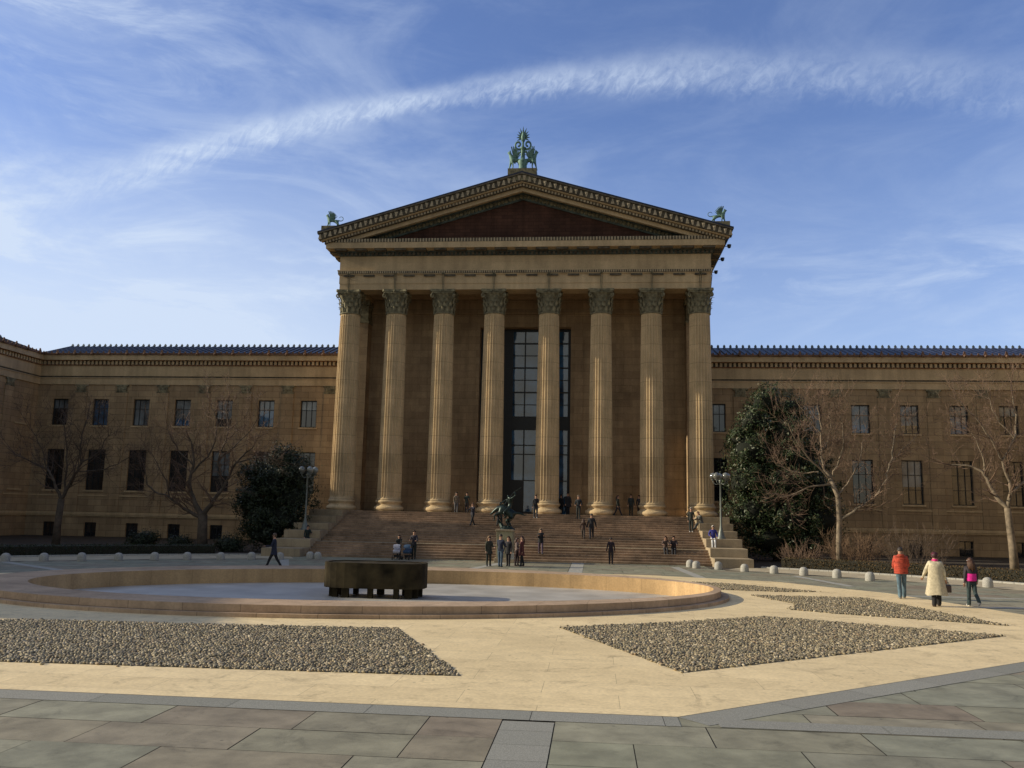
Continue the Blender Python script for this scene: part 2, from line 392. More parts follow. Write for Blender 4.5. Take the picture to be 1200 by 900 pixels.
# dark joint base of the plaza, then the slabs with open joints
def plaza():
    b = MB()
    holed(b, circle(PC, 32.2), HOLE, -.012)
    b.face([(-34, -30, -.016), (34, -30, -.016), (34, 23, -.016), (-34, 23, -.016)])
    b.face([(-12.6, 52, -.016), (13.5, 52, -.016), (13.5, 56.2, -.016), (-12.6, 56.2, -.016)])
    tag(b.build('plaza_joint_base', M['grit']), kind='structure')
    b = MB(); rr = random.Random(3)
    # bluestone slabs 2.17 x 1.12 in running bond, open joints
    row = 0; y = 13.33
    rows = []
    while y > -6: rows.append((y - 1.125, y)); y -= 1.125
    y = 13.33 + 0.0
    k = 0
    while y < 56: rows.append((y, y + 1.125)); y += 1.125
    for i, (y0, y1) in enumerate(rows):
        cy = (y0 + y1) / 2
        half = 34 if cy < 24 else math.sqrt(max(0, 31.3 ** 2 - (cy - 24.0) ** 2))
        if cy > 52: half = max(half, 13)
        for side in (-1, 1):
            x = 4.75 if side < 0 else 5.52
            x0 = x
            first = True
            while abs(x0) < half + 1:
                w = 2.17 * (rr.choice((.5, 1, .75)) if first else rr.choice((1, 1, 1, .8, 1.15))); first = False
                x1 = x0 + side * w
                a, c = min(x0, x1), max(x0, x1)
                if side < 0: a = max(a, -half)
                else: c = min(c, half)
                if c - a > .1 and not (inside((a + c) / 2, cy, OCT) and all(inside(q, w_, OCT) for q in (a, c) for w_ in (y0, y1))):
                    g = .006 + rr.random() * .004
                    z = rr.uniform(-.0015, .0015)
                    # a little irregular corners
                    jit = lambda: rr.uniform(-.003, .003)
                    b.face([(a + g, y0 + g + jit(), z), (c - g, y0 + g + jit(), z), (c - g, y1 - g + jit(), z), (a + g, y1 - g + jit(), z)])
                x0 = x1
    tag(b.build('bluestone_paving', M['blue'], uv=False), kind='structure')
    # granite: central strip and the course around the travertine
    b = MB()
    def course(p, q, w, L_, z=.006, side=1):
        p = Vector((*p, z)); q = Vector((*q, z)); d = q - p; n_ = d.length; d.normalize(); nn = Vector((d.y, -d.x, 0)) * side * w
        s = 0
        while s < n_ - .05:
            e = min(n_, s + L_ * rr.uniform(.85, 1.15)); g = .005
            b.face([p + d * (s + g) + nn * 0, p + d * (e - g), p + d * (e - g) + nn, p + d * (s + g) + nn]); s = e
    yy = 13.22
    while yy > -6:
        h = rr.choice((.75, .55, .95))
        b.face([(4.76, yy - h, .004), (5.51, yy - h, .004), (5.51, yy - .008, .004), (4.76, yy - .008, .004)]); yy -= h
    course((-12.4, 13.9), (7.35, 13.9), .60, 2.2)
    course((7.35, 13.895), (21.6, 25.75), .62, 2.3)
    course((7.9, 13.86), (30, 13.86), .50, 2.4, .0075)
    tag(b.build('granite_course', M['granitegrey'], uv=False), kind='structure')
    # pale radial strips
    b = MB()
    for p, q, w in (((-.8, 45.6), (.95, 56), .5), ((5.15, 46.2), (5.15, 56), .75), ((11.6, 43), (11.0, 54), .5), ((16.8, 48.5), (17.9, 42), .45), ((18.6, 37.5), (29, 37.5), .4), ((19.9, 33.3), (30, 35.2), .45),
                    ((-9.5, 43.6), (-12.5, 52), .5), ((-17.5, 38.2), (-25.2, 44), .5), ((20.5, 28), (31, 29), .5)):
        p, q = Vector(p), Vector(q); d = (q - p).normalized(); n2 = Vector((-d.y, d.x)) * w / 2
        b.face([(*(p + n2), .005), (*(p - n2), .005), (*(q - n2), .005), (*(q + n2), .005)])
    tag(b.build('pale_granite_strips', M['palestrip'], uv=False), kind='structure')
    # kerb and walk beyond the bollards
    b = MB()
    for a0, a1 in ((.12, 1.12), (PI - 1.17, PI - .12)):
        ring(b, PC, 31.35, 35.2, .008, a0, a1)
    tag(b.build('walkway', M['walk']), kind='structure')
    b = MB()
    for a0, a1 in ((.1, 1.09), (PI - 1.13, PI - .1)):
        n = 60
        for i in range(n):
            u, v = a0 + (a1 - a0) * i / n, a0 + (a1 - a0) * (i + 1) / n - .0006
            def pt(r, w, z): return (PC[0] + r * math.cos(w), PC[1] + r * math.sin(w), z)
            b.hexa([pt(35.2, u, -.05), pt(35.5, u, -.05), pt(35.5, v, -.05), pt(35.2, v, -.05)], [pt(35.2, u, .09), pt(35.5, u, .09), pt(35.5, v, .09), pt(35.2, v, .09)])
    tag(b.build('kerb', M['pale']), kind='structure')
plaza()
def travertine():
    b = MB(); holed(b, OCT, HOLE, .010)
    tag(b.build('travertine_terrace', M['traver']), kind='structure')
travertine()
BEDS = {
 'near_left': [(3.66, 16.5), (1.04, 22.7), (-4, 22.25), (-8.65, 22.05), (-11.2, 20.6), (-8.6, 16.1)],
 'near_right': [(7.81, 17.7), (17.13, 25.15), (11.41, 28.1), (8.4, 25.9), (5.19, 23.9)],
 'far_right': [(12.26, 35.6), (16.7, 35.7), (18.31, 27.6), (16.61, 28.4), (14.06, 29.55), (12.69, 30.45), (13.3, 32.5)],
 'beyond': [(10.76, 41.9), (12.48, 41.25), (15.44, 38.2), (13.9, 37.7), (11.17, 38.0), (9.4, 40.6)],
}
def ico(level):
    import bmesh
    bm = bmesh.new(); bmesh.ops.create_icosphere(bm, subdivisions=level, radius=1)
    v = [tuple(q.co) for q in bm.verts]; f = [tuple(q.index for q in p.verts) for p in bm.faces]; bm.free(); return v, f
def gravel():
    import numpy as np
    rs = np.random.RandomState(5)
    for nm, poly in BEDS.items():
        lvl = 2 if nm == 'near_left' else (2 if nm == 'near_right' else 1)
        pitch = .076 if nm in ('near_left', 'near_right') else .088
        v, f = ico(lvl if nm.startswith('near') else 1)
        v = np.array(v); f = np.array(f)
        x0, x1 = min(p[0] for p in poly), max(p[0] for p in poly); y0, y1 = min(p[1] for p in poly), max(p[1] for p in poly)
        P = []
        yy = y0; r = 0
        while yy < y1:
            xx = x0 + (r % 2) * pitch / 2
            while xx < x1:
                jx, jy = rs.uniform(-.024, .024, 2)
                if inside(xx + jx, yy + jy, poly): P.append((xx + jx, yy + jy))
                xx += pitch
            yy += pitch * .87; r += 1
        for i in range(len(poly)):      # a few strays kicked over the edge
            (ax, ay), (bx_, by) = poly[i], poly[(i + 1) % len(poly)]
            for q in range(9):
                t = rs.uniform(0, 1); P.append((ax + (bx_ - ax) * t + rs.normal() * .1, ay + (by - ay) * t + rs.normal() * .1))
        P = np.array(P); n = len(P)
        ang = rs.uniform(0, PI, n); a = pitch * rs.uniform(.32, .74, n); bb = a * rs.uniform(.6, .85, n); cc = pitch * rs.uniform(.26, .42, n)
        V = np.repeat(v[None], n, 0)
        lump = 1 + rs.uniform(-.1, .1, (n, len(v)))
        V = V * lump[:, :, None]
        X = V[:, :, 0] * a[:, None]; Yv = V[:, :, 1] * bb[:, None]; Z = V[:, :, 2] * cc[:, None]
        t1 = rs.uniform(-.9, .9, n)[:, None]; Z2 = Z * np.cos(t1) - Yv * np.sin(t1); Yv = Z * np.sin(t1) + Yv * np.cos(t1); Z = Z2
        c, s = np.cos(ang)[:, None], np.sin(ang)[:, None]
        co = np.stack([X * c - Yv * s + P[:, 0:1], X * s + Yv * c + P[:, 1:2], Z + rs.uniform(.006, .036, n)[:, None]], -1).reshape(-1, 3)
        F = (f[None] + (np.arange(n) * len(v))[:, None, None]).reshape(-1, 3)
        me = bpy.data.meshes.new('gravel_bed'); me.vertices.add(len(co)); me.vertices.foreach_set('co', co.astype(np.float32).ravel())
        me.loops.add(F.size); me.loops.foreach_set('vertex_index', F.astype(np.int32).ravel())
        me.polygons.add(len(F)); me.polygons.foreach_set('loop_start', np.arange(0, F.size, 3, dtype=np.int32))
        me.polygons.foreach_set('use_smooth', np.ones(len(F), bool))
        me.update(calc_edges=True); me.materials.append(M['pebble'])
        o = bpy.data.objects.new('gravel_bed', me); COL.objects.link(o); tag(o, kind='stuff')
        b = MB(); b.face([(x, y, .014) for x, y in poly]); tag(b.build('gravel_grit', M['grit'], uv=False), kind='structure')
gravel()

# ------------------------------------------------------------------ basin and the dark drum in it
def basin():
    root = tag(empty('fountain_basin', (-1.9, 33.2, 0)), 'wide shallow oval fountain basin with pink granite rim and dry pale floor', 'fountain')
    root.location = (0, 0, 0)
    n = 144
    inn = ell((-1.85, 33.1), 12.6, 7.15, math.radians(9.5), n); out = ell((-2.75, 33.35), 13.75, 9.05, math.radians(9), n)
    def band(b, A, za, B, zb):
        s = 0
        for i in range(n):
            j = (i + 1) % n; b.face([(*A[i], za), (*A[j], za), (*B[j], zb), (*B[i], zb)])
    def scale(A, c, k): return [(c[0] + (x - c[0]) * k, c[1] + (y - c[1]) * k) for x, y in A]
    oc = (-2.75, 33.35)
    o2 = scale(out, oc, 1.012); o3 = scale(out, oc, 1.022)
    b = MB(); band(b, out, .13, out, .34); band(b, out, .34, inn, .34)
    # underside lip
    rim = b
    b = MB(); band(b, inn, .34, inn, -.27)
    wall = b
    base = MB(); band(base, o3, 0, o3, .12); band(base, o3, .12, scale(out, oc, .99), .12)
    me = rim.build('rim', M['pink'], root)
    # arc length UV for joints
    def arc_uv(o, segs):
        uvl = o.data.uv_layers[0]; k = 0; acc = 0; d = []
        for sgm in range(segs):
            acc = 0
            for i in range(n):
                p = o.data.polygons[k]; vs = [o.data.vertices[q].co for q in p.vertices]
                l = (vs[1] - vs[0]).length; hgt = (vs[3] - vs[0]).length
                d += (acc, 0.3, acc + l, 0.3, acc + l, .3 + hgt, acc, .3 + hgt); acc += l; k += 1
        uvl.data.foreach_set('uv', d)
    arc_uv(me, 2)
    w = wall.build('inner_wall', M['orange'], root); arc_uv(w, 1)
    bs = base.build('base_course', M['pink'], root); arc_uv(bs, 2)
    b = MB(); b.face([(x, y, -.26) for x, y in inn]); b.build('basin_floor', M['water'], root, uv=False)
basin()
def drum():
    root = tag(empty('metal_drum', (-2.28, 33.7, -.26)), 'dark patinated metal drum on short legs standing in the dry fountain basin', 'sculpture')
    b = MB(); n = 28
    R = 1.97
    sg = lambda v, e: math.copysign(abs(v) ** e, v)
    OV = lambda r, w: (r * sg(math.cos(w), .62), (r * .5) * sg(math.sin(w), .62))
    P = lambda r, z: [(*OV(r, 2 * PI * (i + .5) / n), z) for i in range(n)]
    A, B, C_, D = P(R, .36), P(R, 1.30), P(R - .12, 1.30), P(R - .12, .36)
    for i in range(n):
        j = (i + 1) % n
        b.face([A[i], A[j], B[j], B[i]]); b.face([C_[i], C_[j], D[j], D[i]]); b.face([B[i], B[j], C_[j], C_[i]]); b.face([D[i], D[j], A[j], A[i]])
        # proud seam between two plates
    b.build('casing', M['box'], root)
    b = MB(); b.face(P(R - .12, 1.27)); b.build('lid', M['box'], root)
    b = MB(); b.face(P(R - .125, .40)); b.build('underside', M['box'], root)
    for i in range(14):
        a = 2 * PI * (i + .5) / 14; wd = .2 if i % 3 else .28; x, y = OV(R - .32, a)
        b = MB(); b.box(-wd / 2, wd / 2, -.08, .08, 0, .398); o = b.build('leg', M['box'], root); o.location = (x, y, 0)
drum()

# ------------------------------------------------------------------ stairs and the stepped pedestals
SX0, SX1 = -12.6, 13.5
def stepz(Y):
    if Y < 56: return 0
    if Y < 58.1: return .15 * min(6, int((Y - 56) / .42 + 1e-6) + 1)
    if Y < 59.3: return .9
    return min(3.0, .9 + .15 * (int((Y - 59.3) / .52 + 1e-6) + 1))
def stairs():
    root = tag(empty('staircase', (0, 56, 0)), 'broad brown stone staircase in two flights below the portico', 'stairs')
    root.location = (0, 0, 0)
    prof = []
    for k in range(6): prof.append((56 + .42 * k, .15 * (k + 1)))
    for k in range(14): prof.append((59.3 + .52 * k, .9 + .15 * (k + 1)))
    def flight(name, pr, yend, z0, mat):
        b = MB(); z = z0
        for i, (y, zt) in enumerate(pr):
            ye = pr[i + 1][0] if i + 1 < len(pr) else yend
            # tread nosing: riser set back under a rounded edge
            b.face([(SX0, y + .02, z), (SX1, y + .02, z), (SX1, y + .02, zt - .045), (SX0, y + .02, zt - .045)])
            b.face([(SX0, y + .02, zt - .045), (SX1, y + .02, zt - .045), (SX1, y, zt - .035), (SX0, y, zt - .035)])
            b.face([(SX0, y, zt - .035), (SX1, y, zt - .035), (SX1, y + .012, zt), (SX0, y + .012, zt)])
            b.face([(SX0, y + .012, zt), (SX1, y + .012, zt), (SX1, ye + .02, zt), (SX0, ye + .02, zt)])
            z = zt
        return b.build(name, mat, root)
    flight('lower_flight', prof[:6], 58.1, 0, M['stair'])
    flight('upper_flight', prof[6:], 66.4, .9, M['stair'])
    b = MB(); b.face([(SX0, 58.1, .9), (SX1, 58.1, .9), (SX1, 59.33, .9), (SX0, 59.33, .9)]); b.build('landing', M['block'], root)
stairs()
BL = [(55.0, 0, .52), (57.0, .52, 1.06), (59.0, 1.06, 1.60), (60.9, 1.60, 2.08), (62.6, 2.08, 2.58), (64.2, 2.58, 3.04)]
def pedestal(x0, x1, label):
    root = tag(empty('stepped_pedestal', ((x0 + x1) / 2, 55, 0)), label, 'pedestal')
    for i, (y, z0, z1) in enumerate(BL):
        yb = 70.3
        b = MB(); cx = (x0 + x1) / 2
        y_end = 82 if i == 5 else yb
        b.box(x0 - cx, x1 - cx, y - 55, (82 - 55 if i < 5 and False else yb - 55), z0 + (.004 if i else -.1), z1)
        b.build('block', M['block'], root, bevel=.015)
pedestal(SX1 + .004, 15.85, 'stepped stone pedestal with the blue jacketed sitter, beside the magnolia')
pedestal(-15.15, SX0 - .004, 'shaded stepped stone pedestal beside the dark round evergreen')

# ------------------------------------------------------------------ the museum
MUS = tag(empty('museum_building', (0, 71, 0)), 'tan stone museum with eight column portico, brick pediment and long tiled wings', 'museum')
MUS.location = (0, 0, 0)
Z0 = 3.02; COLH = 18.6; ZC = Z0 + COLH
def column_meshes():
    # fluted shaft with entasis
    b = MB(); fl = 24; H0, H1 = .92, COLH - 2.08; lev = 16; per = 8
    def Rz(t): return .985 - .145 * (t ** 1.7)
    ring_n = fl * per
    zs = [H0, H0 + .10, H0 + .28] + [H0 + .28 + (H1 - .5 - H0 - .28) * i / lev for i in range(1, lev + 1)] + [H1 - .25, H1]
    for z in zs:
        t = (z - H0) / (H1 - H0); R = Rz(max(0, t))
        dep = 1.0
        if z < H0 + .2 or z > H1 - .2: dep = .0
        if z == zs[2]: dep = 1.0
        if z < H0 + .05: R += .05
        for k in range(fl):
            for q in range(per):
                u = q / (per - 1) if per > 1 else 0
                # fillet occupies 20 percent, scallop 80
                if q == 0: w, d = 0.0, 0
                elif q == 1: w, d = .2, 0
                else:
                    s_ = (q - 1) / (per - 1); w = .2 + .8 * s_; d = math.sin(PI * s_) ** .75
                a = 2 * PI * (k + w) / fl
                r = R - d * .105 * R * dep
                b.v.append((r * math.cos(a), r * math.sin(a), z))
    for i in range(len(zs) - 1):
        for k in range(ring_n):
            k2 = (k + 1) % ring_n
            b.f.append((i * ring_n + k, i * ring_n + k2, (i + 1) * ring_n + k2, (i + 1) * ring_n + k)); b.m.append(0)
    shaft = b
    base = MB()
    def torus(r, z, h, n=7): return [(r - h * .5 + h * .5 * math.sin(PI * i / n) * 1.0, z + h * (1 - math.cos(PI * i / n)) / 2) for i in range(n + 1)]
    prof = [(1.14, 0), (1.14, .03)] + [(1.08 + .15 * math.sin(PI * i / 8), .03 + .36 * (1 - math.cos(PI * i / 8)) / 2) for i in range(9)] + [(1.06, .40), (1.06, .43), (1.0, .47), (.98, .53), (1.0, .59), (1.05, .62), (1.05, .65)] \
        + [(1.02 + .10 * math.sin(PI * i / 6), .65 + .22 * (1 - math.cos(PI * i / 6)) / 2) for i in range(7)] + [(1.0, .92), (.9, .93)]
    base.lathe(prof, 48)
    # capital
    cap = MB(); zb = COLH - 2.08
    cap.lathe([(.80, zb), (.91, zb + .02), (.93, zb + .06), (.91, zb + .11), (.80, zb + .12), (.80, zb + .8), (.84, zb + 1.3), (.98, zb + 1.62), (1.10, zb + 1.74), (1.1, zb + 1.78), (.5, zb + 1.78)], 32)
    def leaf(a, z0, h, w, r0, out):
        rows = 6; pts = []
        for i in range(rows + 1):
            t = i / rows
            r = r0 + out * (t ** 3) ; z = z0 + h * (t if t < .84 else .84 + (t - .84) * -.3)
            if t > .84: r += out * .35
            ww = w * (.62 + .5 * math.sin(PI * min(1, t * 1.05)) * .8) * (1 if t < .8 else (1.15 - t) / .35)
            row = []
            for j in (-1, -.5, 0, .5, 1):
                rr_ = r + .05 - .06 * abs(j) ** 1.5 + (.03 if j == 0 else 0)
                row.append((rr_ * math.cos(a) - j * ww * math.sin(a), rr_ * math.sin(a) + j * ww * math.cos(a), z))
            pts.append(row)
        for i in range(rows):
            for j in range(4):
                cap.face([pts[i][j], pts[i][j + 1], pts[i + 1][j + 1], pts[i + 1][j]])
    for k in range(12): leaf(2 * PI * k / 12, zb + .12, .60, .18, .84, .16)
    for k in range(12): leaf(2 * PI * (k + .5) / 12, zb + .55, .56, .17, .87, .18)
    for k in range(8): leaf(2 * PI * (k + .5) / 8, zb + .95, .55, .14, .92, .24)
    for k in range(4):
        a = PI / 4 + k * PI / 2
        # corner volute: a rising stalk and a spiral scroll
        e = Vector((math.cos(a), math.sin(a), 0))
        sp = [e * .9 + Vector((0, 0, zb + 1.05)), e * 1.0 + Vector((0, 0, zb + 1.3)), e * 1.16 + Vector((0, 0, zb + 1.52))]
        c0 = e * 1.27 + Vector((0, 0, zb + 1.50))
        for i in range(14):
            w = PI * .75 - i * .55; rr_ = .19 * (1 - i / 17)
            sp.append(c0 + e * math.cos(w) * rr_ + Vector((0, 0, math.sin(w) * rr_)))
        cap.tube(sp, [.05] * 3 + [.065] * 14, 5)
        for sg in (-1, 1):
            p = Vector((-e.y, e.x, 0)) * sg
            q0 = e * .75 + p * .5
            mid = (e + p).normalized() if False else e
            cc = (e * .62 + p * .62); cc = Vector((cc.x, cc.y, zb + 1.42))
            sp2 = [Vector((cc.x * .95, cc.y * .95, zb + 1.0))]
            for i in range(9):
                w = PI - i * .6; r2 = .12 * (1 - i / 12); sp2.append(cc * 1.12 + Vector((0, 0, -.15)) + p * -math.cos(w) * r2 + Vector((0, 0, math.sin(w) * r2)))
            cap.tube(sp2, .035, 4)
    # abacus with hollow sides
    out = []
    for k in range(4):
        a0, a1 = PI / 4 + k * PI / 2, PI / 4 + (k + 1) * PI / 2
        A = Vector((math.cos(a0), math.sin(a0))) * 1.5; B = Vector((math.cos(a1), math.sin(a1))) * 1.5
        nrm = (A + B).normalized(); d = (B - A).normalized()
        A2, B2 = A + d * .1, B - d * .1
        for i in range(7):
            t = i / 6; p = A2.lerp(B2, t) - nrm * .15 * math.sin(PI * t); out.append((p.x, p.y))
    o2 = [(x * .93, y * .93) for x, y in out]
    cap.prism(o2, COLH - .32, COLH - .2); cap.prism(out, COLH - .2, COLH)
    for k in range(4):
        a = k * PI / 2; cap.sphere((1.02 * math.cos(a), 1.02 * math.sin(a), COLH - .17), .13, 8)
    return shaft, base, cap
XS = [-14.77, -10.75, -6.63, -2.315, 2.315, 6.66, 10.81, 14.76]
def columns():
    sh, ba, ca = column_meshes()
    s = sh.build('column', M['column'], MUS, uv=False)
    me = s.data; uvl = me.uv_layers.new(name='UVMap'); d = []
    for p in me.polygons:
        for vi in p.vertices:
            c = me.vertices[vi].co; d += (.3 + 6 * (math.atan2(c.y, c.x) / (2 * PI)) * 0, c.z)
    uvl.data.foreach_set('uv', d)
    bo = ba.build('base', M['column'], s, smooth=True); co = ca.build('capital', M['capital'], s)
    for i, x in enumerate(XS):
        o = s if i == 0 else copy_tree(s, MUS)
        o.location = (x, 71.25, Z0)
columns()
def wall_holes(b, o, ud, nd, U0, U1, ZA, ZB, holes, depth=.35):
    """wall face in the plane through o spanned by ud and Z; nd is the outward normal; holes = (u0,u1,z0,z1) with reveals"""
    us = sorted({U0, U1} | {h[0] for h in holes} | {h[1] for h in holes}); zs = sorted({ZA, ZB} | {h[2] for h in holes} | {h[3] for h in holes})
    o, ud, nd = Vector(o), Vector(ud), Vector(nd)
    def P(u, z, d=0): return o + ud * u + Vector((0, 0, z)) - nd * d
    for i in range(len(us) - 1):
        for j in range(len(zs) - 1):
            cu, cz = (us[i] + us[i + 1]) / 2, (zs[j] + zs[j + 1]) / 2
            if any(h[0] < cu < h[1] and h[2] < cz < h[3] for h in holes): continue
            b.face([P(us[i], zs[j]), P(us[i + 1], zs[j]), P(us[i + 1], zs[j + 1]), P(us[i], zs[j + 1])])
    for u0, u1, z0, z1 in holes:
        for a, c in (((u0, z0), (u1, z0)), ((u1, z0), (u1, z1)), ((u1, z1), (u0, z1)), ((u0, z1), (u0, z0))):
            b.face([P(*a), P(*c), P(*c, depth), P(*a, depth)])
def orient(o, origin, ud, nd):
    """place a mesh modelled in (u, -depth, z) axes"""
    m = Matrix((Vector(ud), -Vector(nd), Vector((0, 0, 1)))).transposed().to_4x4(); m.translation = Vector(origin); o.matrix_local = m
def window(name, origin, ud, nd, u0, u1, z0, z1, cols, rows, mat, depth=.26, fr=.09, mu=.055, sill=False, parent=None, transom=None, blind_sheen=0):
    """frame mesh (the window) with glass and glazing bars as children"""
    b = MB()
    y0, y1 = depth - .08, depth + .06
    b.box(u0, u0 + fr, y0, y1, z0, z1); b.box(u1 - fr, u1, y0, y1, z0, z1); b.box(u0 + fr, u1 - fr, y0, y1, z0, z0 + fr); b.box(u0 + fr, u1 - fr, y0, y1, z1 - fr, z1)
    w = b.build(name, M['mull'], parent or MUS, uv=False); orient(w, origin, ud, nd)
    g = MB(); g.face([(u0 + fr, depth + .02, z0 + fr), (u1 - fr, depth + .02, z0 + fr), (u1 - fr, depth + .02, z1 - fr), (u0 + fr, depth + .02, z1 - fr)]); g.build('pane', mat, w, uv=False)
    m = MB()
    for i in range(1, cols):
        x = u0 + (u1 - u0) * i / cols; m.box(x - mu / 2, x + mu / 2, depth - .045, depth + .015, z0 + fr, z1 - fr)
    for j in range(1, rows):
        z = z0 + (z1 - z0) * j / rows
        if transom and j == rows - 1: z = z1 - (z1 - z0) * transom
        m.box(u0 + fr, u1 - fr, depth - .05, depth + .012, z - mu / 2, z + mu / 2)
    if m.v: m.build('glazing_bars', M['mull'], w, uv=False)
    if blind_sheen:  # pale quad serves as blind and as painted sky reflection on the upper lights
        q = MB(); fz = z1 - (z1 - z0) * blind_sheen
        q.face([(u0 + fr, depth + .012, fz), (u1 - fr, depth + .012, fz), (u1 - fr, depth + .012, z1 - fr), (u0 + fr, depth + .012, z1 - fr)]); q.build('blind_sheen', M['blind_sheen'], w, uv=False)
    if sill:
        s = MB(); s.box(u0 - .12, u1 + .12, -.10, depth - .08, z0 - .16, z0 - .004); s.build('sill', M['cornice'], w)
    return w
YWALL = 75.6
def portico():
    # floor of the portico
    b = MB(); b.box(SX0 + .01, SX1 - .01, 66.4, YWALL, 0, 3.0); b.box(-15.65, SX0, 70.3, YWALL, 0, 3.02); b.box(SX1, 15.85, 70.3, YWALL, 0, 3.02); b.build('stylobate', M['stair'], MUS)
    # back wall with the tall doorway window
    b = MB()
    wall_holes(b, (0, YWALL, 0), (1, 0, 0), (0, -1, 0), -15.65, 15.65, 2.9, 22.6, [(-4.05, 4.05, 3.02, 19.45)], 1.1)
    b.face([(-15.65, YWALL + .001, 3), (-15.65, 84, 3), (-15.65, 84, 22.6), (-15.65, YWALL + .001, 22.6)])
    b.face([(15.65, YWALL + .001, 3), (15.65, 84, 3), (15.65, 84, 22.6), (15.65, YWALL + .001, 22.6)])
    b.build('portico_wall', M['wall2'], MUS)
    # shallow pilaster strips and plinth on that wall
    b = MB()
    for s in (-1, 1):
        x0, x1 = sorted((s * 4.05, s * 5.15)); b.box(x0, x1, YWALL - .12, YWALL - .002, 3.02, 19.465)
        x0, x1 = sorted((s * 5.16, s * 13.98)); b.box(x0, x1, YWALL - .16, YWALL - .002, 3.02, 3.55)
        x0, x1 = sorted((s * 5.16, s * 13.98)); b.box(x0, x1, YWALL - .05, YWALL - .003, 5.5, 5.62)
    b.box(-5.15, 5.15, YWALL - .12, YWALL - .002, 19.47, 20.6)
    b.box(-13.98, 13.98, YWALL - .22, YWALL - .004, 20.62, 20.85); b.box(-13.98, 13.98, YWALL - .1, YWALL - .003, 20.85, 21.9)
    b.build('wall_trim', M['wall2'], MUS)
    for s in (-1, 1):
        x0, x1 = sorted((s * 14.0, s * 15.6)); b = MB(); b.box(x0, x1, 74.3, YWALL - .002, 3.02, 19.6); b.box(x0 - .05, x1 + .05, 74.22, YWALL - .002, 3.021, 3.5)
        a = b.build('anta', M['wall2'], MUS)
        b = MB(); b.box(x0 - .06, x1 + .06, 74.22, YWALL - .003, 19.6, 19.75); b.box(x0 + .03, x1 - .03, 74.33, YWALL - .003, 19.75, 21.2); b.box(x0 - .12, x1 + .12, 74.1, YWALL - .003, 21.2, 21.6)
        b.build('capital', M['capital'], a)
    # ceiling
    b = MB(); b.box(-13.9, 13.9, 72.2, YWALL - .23, 21.95, 22.1); b.build('portico_ceiling', M['wall2'], MUS)
    # the tall window: black metal screen with lights
    b = MB(); Yg = YWALL + .75
    zA, zB = 3.02, 19.45
    b.box(-4.05, -1.72, Yg - .02, Yg + .1, zA, zB) if False else None
    # dark solid bands: jambs, central spandrel and base
    for x0, x1 in ((-4.05, -3.8), (3.82, 4.05), (-2.6, -1.15) , (1.45, 2.75)): pass
    b.box(-4.049, -3.8, Yg, Yg + .15, zA, zB); b.box(3.8, 4.049, Yg, Yg + .15, zA, zB)
    b.box(-3.8, 3.8, Yg, Yg + .15, 10.35, 11.5); b.box(-3.8, 3.8, Yg, Yg + .15, zB - .18, zB - .001)
    for x0, x1 in ((-2.75, -1.12), (1.62, 2.95)): b.box(x0, x1, Yg + .001, Yg + .15, zA, zB - .18)
    b.box(-1.12, 1.62, Yg + .001, Yg + .15, 3.02, 3.2)
    w = b.build('portal_window', M['mull'], MUS, uv=False)
    g = MB(); g.face([(-3.8, Yg + .1, zA), (3.8, Yg + .1, zA), (3.8, Yg + .1, zB - .1), (-3.8, Yg + .1, zB - .1)]); g.build('pane', M['glassblue'], w, uv=False)
    m = MB()
    for x in (-.05,): m.box(x - .05, x + .05, Yg - .03, Yg + .09, zA, zB - .18)
    for z in (5.9, 8.2, 9.0): m.box(-3.8, 3.8, Yg - .02, Yg + .085, z - .04, z + .04)
    for i in range(8):
        z = 11.5 + (zB - 11.7) * i / 7.0; th = .055 if i % 2 == 0 else .022
        m.box(-3.8, 3.8, Yg - .02 - th * .1, Yg + .085, z - th, z + th)
    m.box(-1.2, -.1, Yg - .04, Yg + .09, 3.2, 5.9)
    m.build('glazing_bars', M['mull'], w, uv=False)
portico()
def dentils(b, x0, x1, step, wd, y0, y1, z0, z1, taper=0):
    n = int(round((x1 - x0) / step)); st = (x1 - x0) / n
    for i in range(n):
        c = x0 + st * (i + .5); b.box(c - wd / 2, c + wd / 2, y0, y1, z0, z1)
